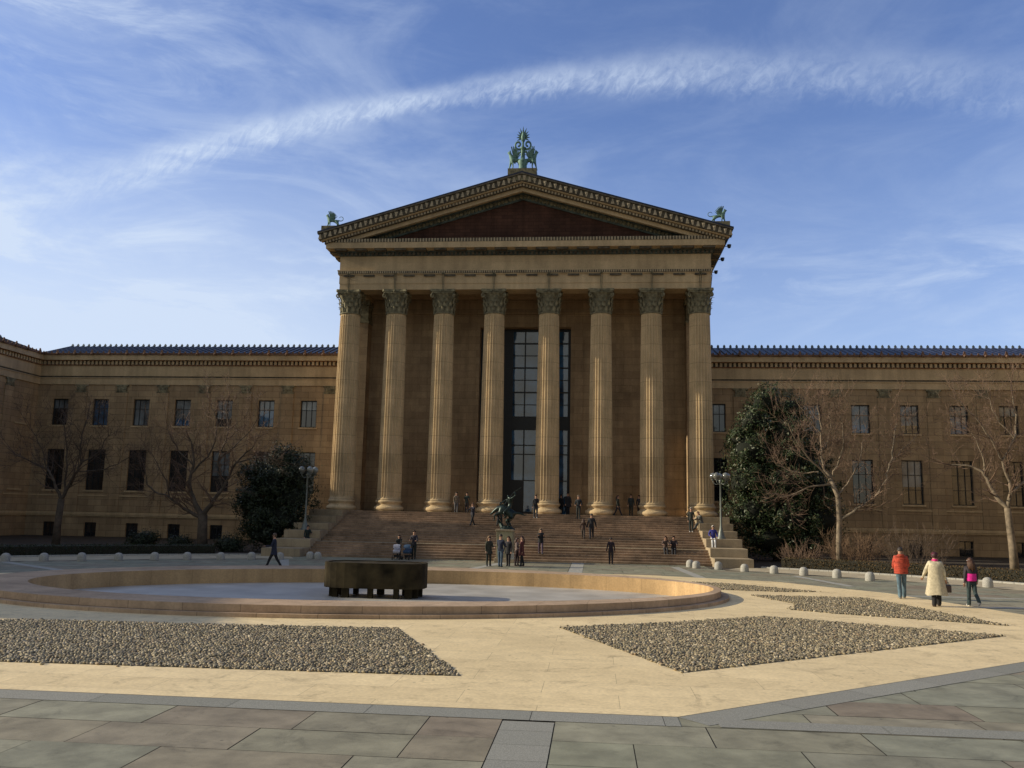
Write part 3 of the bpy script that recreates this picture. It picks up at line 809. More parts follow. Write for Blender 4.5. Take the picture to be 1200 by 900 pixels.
def entablature():
    W = 15.65; YB = 96
    def lay(b, p, z0, z1, yb=YB, front_only=False):
        """ring/slab layer whose faces stand p proud of the frieze plane"""
        b.box(-W - p, W + p, 70.4 - p, yb, z0, z1)
    # architrave: beams over the columns
    b = MB()
    for z0, z1, p in ((ZC, 22.14, -.04), (22.14, 22.92, .0)):
        b.box(-W - p, W + p, 70.4 - p, 72.1 + p, z0, z1)
        b.box(-W - p, -13.9, 72.1 + p, 84, z0, z1); b.box(13.9, W + p, 72.1 + p, 84, z0, z1)
    lay(b, .10, 22.92, 23.0)
    b.build('architrave', M['cornice'], MUS)
    b = MB(); b.box(-13.89, 13.89, 72.1, 84, 22.1, 22.6); lay(b, .16, 23.22, 23.32); lay(b, 0, 23.32, 24.55); b.build('frieze', M['cornice'], MUS)
    b = MB(); b.k = 0; lay(b, .12, 23.0, 23.22)
    b.k = 1
    dentils(b, -W - .1, W + .1, .19, .10, 70.4 - .19, 70.4 - .12, 23.02, 23.2)
    b.k = 2
    dentils(b, -W, W, 1.72, .95, 70.4 - .14, 70.4 - .06, 22.74, 22.9)
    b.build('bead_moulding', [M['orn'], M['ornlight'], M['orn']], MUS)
    # bed moulding under the corona
    b = MB(); b.k = 0; lay(b, .12, 24.55, 24.92); lay(b, .3, 24.8, 24.93)
    b.k = 1
    dentils(b, -W - .2, W + .2, .36, .2, 70.4 - .28, 70.4 - .13, 24.58, 24.79)
    b.k = 2
    dentils(b, -W - .6, W + .6, 1.72, 1.0, 70.4 - .92, 70.4 - .32, 24.83, 24.97)
    for s in (-1, 1):
        for i in range(14):
            y = 70.4 + i * 1.72; x0, x1 = sorted((s * (W + .32), s * (W + .92))); b.box(x0, x1, y - .1, y + .9, 24.83, 24.97)
    b.build('bed_moulding', [M['orngreen'], M['orn'], M['orn']], MUS)
    b = MB(); lay(b, 1.0, 24.98, 25.48); lay(b, .35, 24.93, 24.979); b.build('corona', M['cornice'], MUS)
    b = MB(); b.k = 0; b.box(-W - .96, W + .96, 69.44, 70.9, 25.48, 25.8)
    b.k = 1; dentils(b, -W - 1, W + 1, .25, .13, 69.36, 69.44, 25.5, 25.78)
    b.build('corona_ornament', [M['orn'], M['ornlight']], MUS)
entablature()
def pediment():
    XE = 17.25; SL = .292
    ap = 31.22          # top of the sima at x=0 on the plane y=68.8
    def rk(b, s, off0, off1, y0, y1, xa=0.0, xb=XE):
        """raking beam between vertical offsets below the roof line"""
        A = []; B = []
        for x, o in ((xa, off0), (xb, off0), (xb, off1), (xa, off1)):
            z = ap - SL * x - o
            A.append((s * x, y0, z)); B.append((s * x, y1, z))
        b.hexa(A, B) if s > 0 else b.hexa(B, A)
    roof = MB(); sima = MB(); fas = MB(); den = MB(); orn = MB()
    for s in (-1, 1):
        rk(roof, s, -.16, .0, 68.86, 96, 0, XE + .05)
        # sima with alternating pale palmettes
        sima.k = 0; rk(sima, s, .0, .12, 68.78, 69.4); rk(sima, s, .12, .66, 68.92, 69.4, 0, XE - .1)
        sima.k = 1
        n = 40
        for i in range(n):
            x = XE * (i + .5) / n; z = ap - SL * x
            w = .15
            if i % 2: P = [(x - w, z - .62), (x + w, z - .62), (x + .05, z - .18), (x - .05, z - .18)]
            else: P = [(x - .05, z - .60), (x + .05, z - .60), (x + w, z - .18), (x - w, z - .18)]
            q = [(s * px, 68.90, pz) for px, pz in P]; q2 = [(s * px, 68.84, pz) for px, pz in P]
            sima.hexa(q, q2)
            if i % 2 == 0: sima.sphere((s * x, 68.86, z - .3), .12, 6, 1, 1, .5)
        sima.k = 2; rk(sima, s, .66, .76, 69.05, 69.5, 0, XE - .25)
        # dentil course
        den.k = 0; rk(den, s, .76, 1.0, 69.3, 70.4, 0, XE - .5)
        den.k = 1
        m = 62
        for i in range(m):
            x = (XE - .6) * (i + .5) / m; z = ap - SL * x
            q = [(s * (x - .08), 69.28, z - .98), (s * (x + .08), 69.28, z - .98), (s * (x + .08), 69.28, z - .79), (s * (x - .08), 69.28, z - .79)]
            q2 = [(a, 69.2, c) for a, _, c in q]; den.hexa(q, q2)
        rk(fas, s, 1.0, 1.34, 69.55, 69.9, 0, XE - .85); rk(fas, s, .98, 1.02, 69.9, 70.9, 0, XE - .85)
        orn.k = 0; rk(orn, s, 1.021, 1.72, 70.62, 70.8, 0, 15.2)
        orn.k = 1
        for i in range(44):
            x = 14.2 * (i + .5) / 44; z = ap - SL * x - 1.40
            if z < 26.1: continue
            orn.sphere((s * x, 70.6, z), .17, 6, 1.1, 1, .4)
    roof.build('portico_roof', M['rooftile'], MUS)
    si = sima.build('raking_cornice', [M['orn'], M['ornlight'], M['cornice']], MUS)
    den.build('dentils', [M['orn'], M['ornlight']], si); fas.build('fascia', M['cornice'], si)
    b = MB(); b.face([(-15.6, 70.75, 25.6), (15.6, 70.75, 25.6), (0, 70.75, 30.1)]); ty = b.build('tympanum', M['brick'], MUS)
    orn.build('ornament_band', [M['orngreen'], M['capital']], ty)
    # back gable so that the roof is closed
    b = MB(); b.face([(-16.6, 95, 24), (16.6, 95, 24), (16.6, 95, 26.2), (0, 95, 31), (-16.6, 95, 26.2)])
    b.box(-15.65, 15.65, 84.01, 95, 0, 24.9); b.build('rear_block', M['wall'], MUS)
pediment()

# wings ------------------------------------------------------------
def wing(origin, ud, nd, U0, U1, wins, far=False, roof_cut=None, shaded=False, corner_in=0.0):
    """a range of the building: wall, string course, pilasters, windows in three rows, entablature, tiled roof"""
    O, ud, nd = Vector(origin), Vector(ud), Vector(nd)
    base = MB(); wall = MB()
    holes = []
    for u in wins:
        holes += [(u - .82, u + .82, 10.9, 13.55), (u - .92, u + .92, 4.5, 8.5), (u - .62, u + .62, -.05, 1.35)]
    wall_holes(wall, O, ud, nd, U0, U1, -.3, 15.0, holes, .32)
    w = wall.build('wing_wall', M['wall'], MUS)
    def bx(b, p, z0, z1, ua=U0, ub=U1, pin=0.002):
        b.box(ua, ub, -p, -pin, z0, z1)
    def add(b, name, mat, parent=MUS):
        # modelled in u, -normal, z
        o = b.build(name, mat, parent); orient(o, O, ud, nd); return o
    ci = corner_in
    b = MB(); bx(b, .16, 2.1, 2.34); bx(b, .10, 1.95, 2.1); bx(b, .07, 3.9, 4.02); add(b, 'string_course', M['cornice'])
    b = MB(); b.k = 0; bx(b, .12, 15.0, 15.62); bx(b, .16, 15.86, 16.92); b.k = 1; bx(b, .19, 15.62, 15.70); b.k = 2; bx(b, .10, 15.70, 15.86)
    b.k = 0; bx(b, .62, 17.42, 17.92); bx(b, .5, 17.92, 18.02)
    add(b, 'entablature', [M['cornice'], M['cornice'], M['orn']])
    b = MB(); b.k = 0; bx(b, .2, 16.92, 17.42); b.k = 1
    n = int((U1 - U0) / .42)
    for i in range(n):
        c = U0 + (U1 - U0) * (i + .5) / n; b.box(c - .11, c + .11, -.36, -.2, 17.0, 17.36)
    b.k = 2; bx(b, .3, 16.93, 16.98); bx(b, .4, 17.37, 17.419)
    add(b, 'dentils', [M['orn'], M['ornlight'] if False else M['cornice'], M['ornred']])
    # pilasters midway between windows
    ws = sorted(wins)
    for i in range(len(ws) - 1):
        u = (ws[i] + ws[i + 1]) / 2
        b = MB(); b.box(u - .62, u + .62, -.09, -.002, 2.36, 14.2); p = add(b, 'pilaster', M['wall'])
        b = MB(); b.box(u - .5, u + .5, -.14, -.092, 14.32, 14.82); b.box(u - .66, u + .66, -.15, -.002, 14.82, 14.999); b.box(u - .64, u + .64, -.12, -.002, 14.2, 14.32)
        for k in range(5): b.sphere((u - .4 + .2 * k, -.15, 14.58), .09, 6, 1.5, 1, .4)
        b.build('capital', M['capital'], p)
    rr = random.Random(int(abs(origin[0]) * 10))
    for u in ws:
        mt = rr.choice(['glassdark', 'glassdark', 'glassblue']) if not shaded else 'glassdark'
        window('upper_window', O, ud, nd, u - .82, u + .82, 10.9, 13.55, rr.choice((2, 3, 3)), 2, M[mt], sill=True, transom=.36, blind_sheen=rr.choice((.36, .36, .7, 0, 1)) if not shaded else 0)
        window('tall_window', O, ud, nd, u - .92, u + .92, 4.5, 8.5, 3, 3, M['glassdark'], sill=True, blind_sheen=rr.choice((0, 0, 0, .33, .6)))
        window('basement_window', O, ud, nd, u - .62, u + .62, -.05, 1.35, 2, 1, M['glassdark'])
    # roof: blue tiled slope with raised rolls, antefixes at eave and ridge
    b = MB(); b.k = 0
    yr, zr = 4.5, 19.75
    b.face([(U0, -.66, 18.03), (U1, -.66, 18.03), (U1, yr, zr), (U0, yr, zr)]); b.face([(U0, yr, zr), (U1, yr, zr), (U1, yr + 8, zr - 2), (U0, yr + 8, zr - 2)])
    n = int((U1 - U0) / .6)
    for i in range(n):
        c = U0 + (U1 - U0) * (i + .5) / n
        b.tube([(c, -.66, 18.06), (c, yr, zr + .03)], .085, 5)
    b.k = 1; b.box(U0, U1, -.74, -.5, 17.94, 18.10)
    for i in range(n):
        c = U0 + (U1 - U0) * (i + .5) / n
        h = .34 if i % 3 == 0 else .17; wd = .16 if i % 3 == 0 else .11
        b.hexa([(c - wd, -.80, 18.1), (c + wd, -.80, 18.1), (c + wd, -.72, 18.1), (c - wd, -.72, 18.1)], [(c - wd * .3, -.80, 18.1 + h), (c + wd * .3, -.80, 18.1 + h), (c + wd * .3, -.72, 18.1 + h), (c - wd * .3, -.72, 18.1 + h)])
        if i % 3 == 0: b.sphere((c, -.83, 18.0), .14, 6)
    b.k = 2
    for i in range(n):
        c = U0 + (U1 - U0) * (i + .5) / n
        b.hexa([(c - .10, yr - .08, zr), (c + .10, yr - .08, zr), (c + .10, yr + .08, zr), (c - .10, yr + .08, zr)], [(c - .12, yr - .05, zr + .2), (c + .12, yr - .05, zr + .2), (c + .12, yr + .05, zr + .2), (c - .12, yr + .05, zr + .2)])
        b.face([(c - .12, yr, zr + .2), (c + .12, yr, zr + .2), (c, yr, zr + .34)])
    r = add(b, 'tiled_roof', [M['rooftile'], M['roofantefix'], M['pole']])
WINL = [-21.66 - 4.27 * k for k in range(7)]; WINR = [17.55 + 4.34 * k for k in range(8)]
wing((0, 82, 0), (1, 0, 0), (0, -1, 0), -49.76, -15.66, WINL + [-17.4], shaded=False)
wing((0, 82, 0), (1, 0, 0), (0, -1, 0), 15.66, 51.0, WINR[:8], shaded=False)
E2 = None
wing((-49.76, 20.8, 0), (0, 1, 0), (1, 0, 0), 0, 61.2, [58.9 - 4.27 * k for k in range(14)], shaded=True)
wing((51.0, 82, 0), (0, -1, 0), (-1, 0, 0), 0, 61.2, [2.3 + 4.27 * k for k in range(14)], shaded=True)
def wing_ends():
    for x0, x1, g0, g1, xr in ((-62, -49.78, -58, -49.76, -54.3), (51.02, 63, 51.0, 59.3, 55.5)):
        b = MB(); b.box(x0, x1, 20.85, 94, -.3, 17.9); b.face([(g0, 20.83, 17.9), (g1, 20.83, 17.9), (xr, 20.83, 19.7)])
        b.build('wing_end', M['wall'], MUS)
wing_ends()

# ------------------------------------------------------------------ skinned figures
DG_TMP = []
def skin(name, verts, edges, radii, sub=1, mats=None, seg_mat=None, parent=None, root=0):
    """one continuous surface grown round a stick skeleton; seg_mat(point)->material slot"""
    me = bpy.data.meshes.new(name + '_rig'); me.from_pydata([tuple(v) for v in verts], edges, [])
    o = bpy.data.objects.new(name + '_rig', me); COL.objects.link(o)
    o.modifiers.new('skin', 'SKIN')
    for i, r in enumerate(radii):
        sv = me.skin_vertices[0].data[i]; sv.radius = (r, r) if isinstance(r, (int, float)) else r
        sv.use_root = (i == root)
    s = o.modifiers.new('sub', 'SUBSURF'); s.levels = sub; s.render_levels = sub
    dg = bpy.context.evaluated_depsgraph_get()
    nm = bpy.data.meshes.new_from_object(o.evaluated_get(dg)); nm.name = name
    bpy.data.objects.remove(o); bpy.data.meshes.remove(me)
    nm.materials.clear()
    for q in (mats or []): nm.materials.append(q)
    if seg_mat:
        V = nm.vertices
        for p in nm.polygons: p.material_index = seg_mat(p.center)
    for p in nm.polygons: p.use_smooth = True
    ob = bpy.data.objects.new(name, nm); COL.objects.link(ob)
    if parent: ob.parent = parent
    return ob
CM = {}
def cloth(c, rough=.85, var=.18, scale=14):
    k = (c, rough)
    if k not in CM: CM[k] = plain('cloth %d' % len(CM), c, rough, var=var, scale=scale, bump=.25)
    return CM[k]
SKIN = plain('skin', (.42, .24, .165), .55, var=.08); SKIN2 = plain('skin dark', (.20, .10, .06), .55, var=.08)
def seg_dist(p, a, b):
    ab = b - a; t = max(0, min(1, (p - a).dot(ab) / max(1e-9, ab.length_squared))); return (p - a - ab * t).length
LEGW = 1.18
def person(label, x, y, z, face, h=1.72, top=(.02, .02, .024), legc=(.015, .017, .022), shoe=(.02, .018, .016), hairc=(.03, .02, .014), hair='short',
           legs=((0, 2), (0, 2)), arms=((3, 8, 12), (3, 8, 12)), lean=0, sit=None, coat=None, bulk=1.0, skinm=None, cap=None, group=None, hood=None, slim=1.0, twist=0, stripe=None, legw=1.0):
    """face: heading in degrees, 0 looks away from the camera (+Y), 180 towards it. legs: (swing, knee bend); arms: (swing, out, elbow)"""
    root = empty('person', (x, y, z), math.radians(-face)); tag(root, label, 'person', group)
    pr = random.Random(label)
    jit = lambda c: tuple(min(.8, v * pr.uniform(.8, 1.5) + pr.uniform(0, .008)) for v in c)
    if max(top) < .04: top = jit(top); legc = jit(legc)
    arms = tuple((a + pr.uniform(-7, 7), b2 + pr.uniform(-4, 6), e + pr.uniform(-6, 10)) for a, b2, e in arms)
    if sit is None and abs(legs[0][0]) < 5 and abs(legs[1][0]) < 5: q = pr.uniform(4, 9); legs = ((q, 3 + q), (-q * .6, 4))
    s = h; R = math.radians; skinm = skinm or SKIN
    L1, L2 = .245 * s, .24 * s
    def dirv(a): return Vector((0, math.sin(R(a)), -math.cos(R(a))))
    V = []; E = []; Q = []
    def add(p, r, par=None):
        V.append(Vector(p)); Q.append(r); i = len(V) - 1
        if par is not None: E.append((par, i))
        return i
    lows = []
    for sd, (sw, kb) in zip((-1, 1), legs):
        kd = dirv(sw) * L1; ad = kd + dirv(sw - kb) * L2; lows.append(ad.z)
    hipz = -min(lows) + .045 * s
    if sit is not None: hipz = sit + .075
    pel = Vector((0, 0, hipz))
    up = Vector((0, math.sin(R(lean)), math.cos(R(lean))))
    b_ = bulk
    p0 = add(pel + Vector((0, 0, .02)), (.088 * s * slim, .074 * s))
    p1 = add(pel + up * .09 * s, (.080 * s * b_ * slim, .066 * s * b_), p0)
    p2 = add(pel + up * .19 * s, (.088 * s * b_ * slim, .070 * s * b_), p1)
    p3 = add(pel + up * .265 * s, (.082 * s * b_, .062 * s * b_), p2)
    p4 = add(pel + up * .325 * s, .036 * s, p3)
    hd = up * 1.0
    hn = (up + Vector((0, .25, 0)) * (1 if lean > 15 else 0)).normalized()
    p5 = add(pel + up * .352 * s + Vector((0, .008, 0)), .042 * s, p4)
    hc = pel + up * .352 * s + hn * .05 * s + Vector((0, .012, 0))
    p6 = add(hc, (.050 * s, .056 * s), p5)
    p7 = add(hc + hn * .045 * s, .036 * s, p6)
    segs = [(V[p0], V[p3], 0, .06), (V[p3], V[p4], 0, .0), (V[p4] + up * .02, V[p7], 2, .03)]
    for sd, (sw, kb) in zip((-1, 1), legs):
        hp = pel + Vector((sd * .052 * s, 0, -.035 * s)); kn = hp + dirv(sw) * L1 * .93; an = kn + dirv(sw - kb) * L2
        a = add(hp, .060 * s, p0); k = add(kn, .037 * s * LEGW, a); c = add(an, .026 * s * LEGW * legw, k)
        fa = 0 if sit is None else 0
        tip = an + Vector((sd * .012, .085 * s, -.022 * s)) if abs(sw - kb) < 35 or sit is not None else an + Vector((0, .05 * s, -.07 * s))
        t = add(tip, (.024 * s, .018 * s), c); add(an + Vector((0, -.02 * s, -.025 * s)), .02 * s, c)
        segs += [(hp, kn, 1, .03), (kn, an, 1, .0), (an + Vector((0, 0, -.03)), tip, 3, 0)]
    hands = []
    for sd, (sw, ab, el) in zip((-1, 1), arms):
        sh = pel + up * .275 * s + Vector((sd * .098 * s, 0, 0))
        u = Vector((sd * math.sin(R(ab)), math.sin(R(sw)) * math.cos(R(ab)), -math.cos(R(sw)) * math.cos(R(ab)))).normalized()
        eb = sh + u * .165 * s
        f = Vector((sd * math.sin(R(ab)) * (.6 if el < 50 else -.6), math.sin(R(sw + el)), -math.cos(R(sw + el)))).normalized()
        wr = eb + f * .145 * s
        a = add(sh, .038 * s * b_, p3); e = add(eb, .029 * s * b_, a); w = add(wr, .021 * s * (b_ if b_ < 1.1 else 1.05), e)
        pl = add(wr + f * .035 * s, (.022 * s, .014 * s), w)
        hands.append(wr + f * .05 * s)
        side = f.cross(Vector((0, 1, 0)) if abs(f.y) < .8 else Vector((0, 0, 1))).normalized()
        for q in range(4):
            o_ = side * (q - 1.5) * .0115 * s; ln = (.036, .042, .040, .031)[q] * s
            m_ = add(V[pl] + f * .022 * s + o_, .0062 * s, pl); add(V[m_] + (f + Vector((0, .2, -.1))).normalized() * ln, .005 * s, m_)
        th = add(V[pl] + side * -.022 * s + f * .005 * s, .0065 * s, pl); add(V[th] + (f * .8 - side * .4).normalized() * .028 * s, .0055 * s, th)
        segs += [(sh, eb, 0, 0), (eb, wr, 0, 0), (wr + f * .03 * s, wr + f * .10 * s, 2, 0)]
    def sm(c):
        best = None
        for a, b2, m, bias in segs:
            d = seg_dist(c, a, b2) - bias
            if best is None or d < best[0]: best = (d, m)
        return best[1]
    mats = [cloth(top, .85, .4, 9), cloth(legc, .85, .35, 8), skinm, cloth(shoe, .5)]
    body = skin('body', V, E, Q, 1, mats, sm, root)
    # hair follows the skull; long hair falls behind
    hm = cloth(hairc, .6, .3, 30)
    b = MB(); fwd = Vector((0, 1, 0)); cN = hc + hn * .022 * s + Vector((0, -.006, 0))
    n = 14
    rows = 8; r0 = .0665 * s
    drop = {'short': .50, 'bob': .72, 'long': .58}[hair]
    for i in range(rows + 1):
        ph = PI * (drop + .04) * i / rows
        for k in range(n):
            a = 2 * PI * k / n; fr = math.sin(a)
            php = ph * (1.0 if fr < .1 else 1 - .62 * fr)
            rr_ = r0 * (1 + .04 * math.sin(5 * a + i))
            b.v.append(tuple(cN + Vector((rr_ * .88 * math.sin(php) * math.cos(a), rr_ * 1.0 * math.sin(php) * fr, rr_ * 1.0 * math.cos(php)))))
    for i in range(rows):
        for k in range(n):
            b.f.append((i * n + k, (i + 1) * n + k, (i + 1) * n + (k + 1) % n, i * n + (k + 1) % n)); b.m.append(0)
    if hair == 'long':
        for q in range(9):
            a = PI + PI * (q + .5) / 9
            st = cN + Vector((.055 * s * math.cos(a), .055 * s * math.sin(a), 0))
            b.tube([st, st + Vector((.008 * math.cos(a), -.03 * s, -.06 * s)), st + Vector((.02 * math.cos(a), -.035 * s, -.15 * s)), st + Vector((.015 * math.cos(a), -.03 * s, -(.2 + .03 * math.sin(q * 2)) * s))], [.02 * s, .024 * s, .02 * s, .006 * s], 5)
    b.build('hair', hm, root, smooth=True, uv=False)
    # ears, nose, eyes
    b = MB(); fc = hc + hn * .012 * s
    b.tube([fc + Vector((0, .050 * s, .008 * s)), fc + Vector((0, .066 * s, -.008 * s)), fc + Vector((0, .052 * s, -.014 * s))], [.004 * s, .008 * s, .005 * s], 5)
    b.build('nose', skinm, root, smooth=True, uv=False)
    for sd in (-1, 1):
        b = MB(); b.sphere(fc + Vector((sd * .02 * s, .052 * s, .010 * s)), .007 * s, 6); b.build('eye', M['mull'], root, uv=False)
        b = MB(); b.sphere(fc + Vector((sd * .053 * s, .0, -.002)), .014 * s, 6, 1.3, .4); b.build('ear', skinm, root, smooth=True, uv=False)
    if coat:
        hem, flare, cc = coat
        b = MB(); n = 20
        rows = [(.285, .60, .42), (.26, .98, .66), (.2, 1.0, .8), (.10, .97, .82), (.0, 1.05, .92), (-hem * .5, 1.05 + flare * .5, .95 + flare * .5), (-hem, 1.1 + flare, 1.0 + flare)]
        for i, (zz, wx, wy) in enumerate(rows):
            c0 = pel + (up * zz * s if zz > 0 else Vector((0, 0, zz * s)))
            for k in range(n):
                a = 2 * PI * k / n; fo = 1 + (.05 * math.sin(5 * a + 1) if i > 3 else .015 * math.sin(7 * a)) * (i / 4)
                b.v.append(tuple(c0 + Vector((.098 * s * bulk * wx * fo * math.cos(a), .084 * s * bulk * wy * fo * math.sin(a), .004 * math.sin(3 * a) * i))))
        for i in range(len(rows) - 1):
            for k in range(n):
                b.f.append((i * n + k, i * n + (k + 1) % n, (i + 1) * n + (k + 1) % n, (i + 1) * n + k)); b.m.append(0)
        b.build('coat', cloth(cc), root, smooth=True, uv=False)
    if cap:
        b = MB(); b.lathe([(.056 * s, .03 * s), (.06 * s, .042 * s), (.056 * s, .062 * s), (.035 * s, .08 * s), (.002, .087 * s)], 12, tuple(hc)); b.build('hat', cloth(cap), root, smooth=True, uv=False)
    if hood:
        b = MB(); b.lathe([(.03 * s, -.035 * s), (.062 * s, -.02 * s), (.066 * s, .0), (.05 * s, .025 * s)], 12, tuple(V[p4] + Vector((0, -.035 * s, .0))), 1.1, .8); b.build('hood', cloth(hood), root, smooth=True, uv=False)
    return root, hands, pel, up, s
BK = (.012, .013, .017); NAVY = (.014, .02, .045); GREY = (.05, .05, .055); JEAN = (.045, .075, .115); JEANL = (.11, .17, .22)
walkA = ((24, 4), (-16, 16)); walkB = ((-18, 20), (22, 6))
def people():
    # three walkers on the walk at the side of the gravel
    r, hd, pel, up, s = person('person in padded orange red jacket and blue jeans walking away over the plaza', 18.15, 36.1, .012, 8, 1.96, (.42, .06, .032), (.085, .14, .18), (.25, .24, .22), (.03, .022, .018), legs=((-10, 4), (12, 5)), arms=((12, 12, 50), (10, 10, 55)), bulk=1.5, hood=(.40, .058, .03), legw=1.55, slim=1.2)
    b = MB(); n = 24
    for i in range(9):   # quilted bands round the padded jacket
        zz = pel.z + (-.02 + .034 * i) * s; w = (.136 if i < 6 else .128) * s
        b.lathe([(w * .93, -.016 * s), (w, 0), (w * .93, .016 * s)], n, (0, 0, zz), 1.0, .76)
    b.build('quilted_jacket', cloth((.42, .06, .032)), r, smooth=True, uv=False)
    r, hd, pel, up, s = person('person in long cream coat with bright pink scarf and dark hat walking away', 18.35, 33.15, .012, 12, 1.90, (.56, .50, .36), (.012, .012, .014), (.04, .02, .015), (.05, .015, .02), 'bob', legs=((-8, 6), (14, 5)), arms=((4, 22, 22), (8, 14, 10)), coat=(.31, .34, (.50, .44, .31)), legw=1.8, bulk=1.36, cap=(.09, .01, .03))
    b = MB(); b.lathe([(.045 * s, -.02 * s), (.058 * s, 0), (.045 * s, .028 * s)], 14, tuple(pel + up * .33 * s)); b.build('scarf', cloth((.75, .04, .25)), r, smooth=True, uv=False)
    hx = hd[1]
    c = Vector((18.35, 33.15, .012)) + Matrix.Rotation(math.radians(-12), 3, 'Z') @ hx
    bag = tag(empty('handbag', c), 'dark brown handbag hanging from the hand of the cream coated walker', 'bag')
    b = MB(); b.prism([(-.17, -.06), (.17, -.06), (.17, .06), (-.17, .06)], -.36, -.10); o = b.build('pouch', cloth((.05, .03, .025), .5), bag, bevel=.03, uv=False)
    b = MB(); b.tube([(-.12, 0, -.12), (-.08, 0, .0), (.08, 0, .0), (.12, 0, -.12)], .012, 5); b.build('strap', cloth((.03, .02, .015), .5), bag, uv=False)
    r, hd, pel, up, s = person('long haired girl in black and magenta jacket and navy jeans walking away', 19.75, 33.6, .012, -6, 1.70, (.018, .016, .022), (.02, .03, .055), (.62, .60, .58), (.075, .034, .018), 'long', legs=((6, 4), (-10, 34)), arms=((-6, 14, 10), (10, 12, 12)), bulk=1.25, slim=1.15, legw=1.3)
    b = MB(); n = 20; rows = [(.0, 1.1), (.04, 1.14), (.10, 1.12), (.155, 1.1)]
    for zz, w in rows:
        for k in range(n):
            a = 2 * PI * k / n; b.v.append((.098 * s * w * math.cos(a), .086 * s * w * math.sin(a), pel.z + zz * s))
    for i in range(3):
        for k in range(n): b.f.append((i * n + k, i * n + (k + 1) % n, (i + 1) * n + (k + 1) % n, (i + 1) * n + k)); b.m.append(0)
    b.build('magenta_panel', cloth((.72, .02, .30)), r, smooth=True, uv=False)
    b = MB(); b.lathe([(.052 * s, -.008), (.066 * s, 0), (.052 * s, .012)], 14, tuple(pel + up * .352 * s + Vector((0, .012, .075 * s))), 1, 1); b.build('headband', cloth((.7, .7, .72)), r, smooth=True, uv=False)
    # the lone walker in the shade
    person('person in dark navy coat striding across the shaded plaza by the basin', -10.3, 44.2, .008, -100, 1.80, NAVY, BK, BK, (.08, .05, .03), 'bob', legs=((26, 6), (-22, 12)), arms=((20, 10, 60), (-10, 8, 20)), coat=(.12, .15, NAVY))
    # standing group before the stairs
    person('woman with light brown hair and dark parka standing in the group before the stairs', .15, 50.2, .005, 150, 1.68, (.03, .033, .024), BK, BK, (.20, .12, .06), 'long', legs=((2, 2), (-4, 4)), arms=((10, 14, 70), (0, 10, 20)), coat=(.11, .3, (.03, .033, .024)), slim=1.1)
    person('man in navy sweater and blue jeans seen from behind in the group before the stairs', .85, 49.9, .005, 20, 1.80, NAVY, JEAN, BK, (.03, .02, .015), legs=((2, 3), (-2, 3)), arms=((20, 10, 70), (20, 8, 70)), bulk=1.12)
    person('woman in dark coat with dark hair half hidden behind the man in jeans', 1.22, 50.75, .005, 200, 1.68, BK, BK, BK, (.05, .025, .015), 'long', coat=(.10, .2, BK))
    person('person in white striped sweater holding a bag beside the maroon coat', 1.68, 51.2, .005, 100, 1.60, (.22, .17, .16), (.03, .016, .02), BK, (.05, .025, .015), 'long', arms=((5, 6, 20), (15, 6, 60)))
    person('woman in long maroon coat standing with the group before the stairs', 1.98, 50.95, .005, 250, 1.70, (.09, .022, .022), BK, BK, (.05, .02, .012), 'long', legs=((6, 3), (-8, 6)), coat=(.17, .22, (.09, .022, .022)))
    bag = tag(empty('shopping_bag', (1.38, 51.0, .38)), 'white bag held low by the person in the striped sweater', 'bag')
    b = MB(); b.hexa([(-.13, -.05, 0), (.13, -.05, 0), (.13, .05, 0), (-.13, .05, 0)], [(-.15, -.06, .34), (.15, -.06, .34), (.15, .06, .34), (-.15, .06, .34)]); b.build('pouch', cloth((.6, .58, .55)), bag, uv=False)
    b = MB(); b.tube([(-.09, 0, .34), (-.05, 0, .5), (.05, 0, .5), (.09, 0, .34)], .01, 5); b.build('strap', cloth((.5, .48, .45)), bag, uv=False)
    # on and below the stairs
    person('man in black jacket walking towards the foot of the stairs, alone', 7.2, 55.3, .005, 0, 1.62, BK, BK, (.3, .28, .26), (.03, .02, .015), legs=((4, 2), (-6, 5)), arms=((6, 12, 18), (-4, 12, 16)))
    person('woman in black coming down the lower steps, alone', 2.72, 56.9, .45, 172, 1.68, BK, (.05, .05, .055), BK, (.2, .15, .10), 'long', legs=walkA, arms=((14, 6, 100), (14, 6, 100)), coat=(.05, .1, BK))
    person('smaller person carrying a bag on the upper stairs beside a tall companion', 5.42, 60.7, stepz(60.7), 5, 1.42, (.06, .035, .03), (.05, .04, .035), (.3, .25, .2), (.06, .03, .02), 'long', legs=walkA, arms=((0, 16, 10), (0, 16, 10)))
    person('tall person in black coat climbing the upper stairs', 5.98, 60.7, stepz(60.7), 0, 1.78, BK, BK, BK, (.02, .014, .01), legs=walkB, arms=((-6, 14, 14), (8, 14, 14)), bulk=1.1)
    person('person in dark jacket on the upper stairs taking a picture, arms raised', -2.62, 63.1, stepz(63.1), 215, 1.66, (.03, .03, .045), BK, BK, (.14, .08, .045), 'bob', legs=walkA, arms=((60, 12, 70), (50, 12, 75)))
    person('dark figure on the upper stairs behind the bronze rider', -.62, 63.0, stepz(63.0), 10, 1.74, BK, BK, BK, (.03, .02, .015), 'bob', legs=walkB)
    person('man in black jacket holding a white paper at the top of the stairs', 1.82, 65.3, stepz(65.3), 170, 1.72, BK, (.02, .022, .03), (.2, .2, .2), (.12, .08, .05), arms=((15, 10, 80), (0, 10, 15)), legs=((2, 2), (-2, 3)))
    person('person in black with pale hair at the top of the stairs, standing', 5.0, 65.3, stepz(65.3), 188, 1.72, BK, BK, BK, (.4, .35, .28), arms=((12, 14, 60), (12, 14, 60)), bulk=1.1)
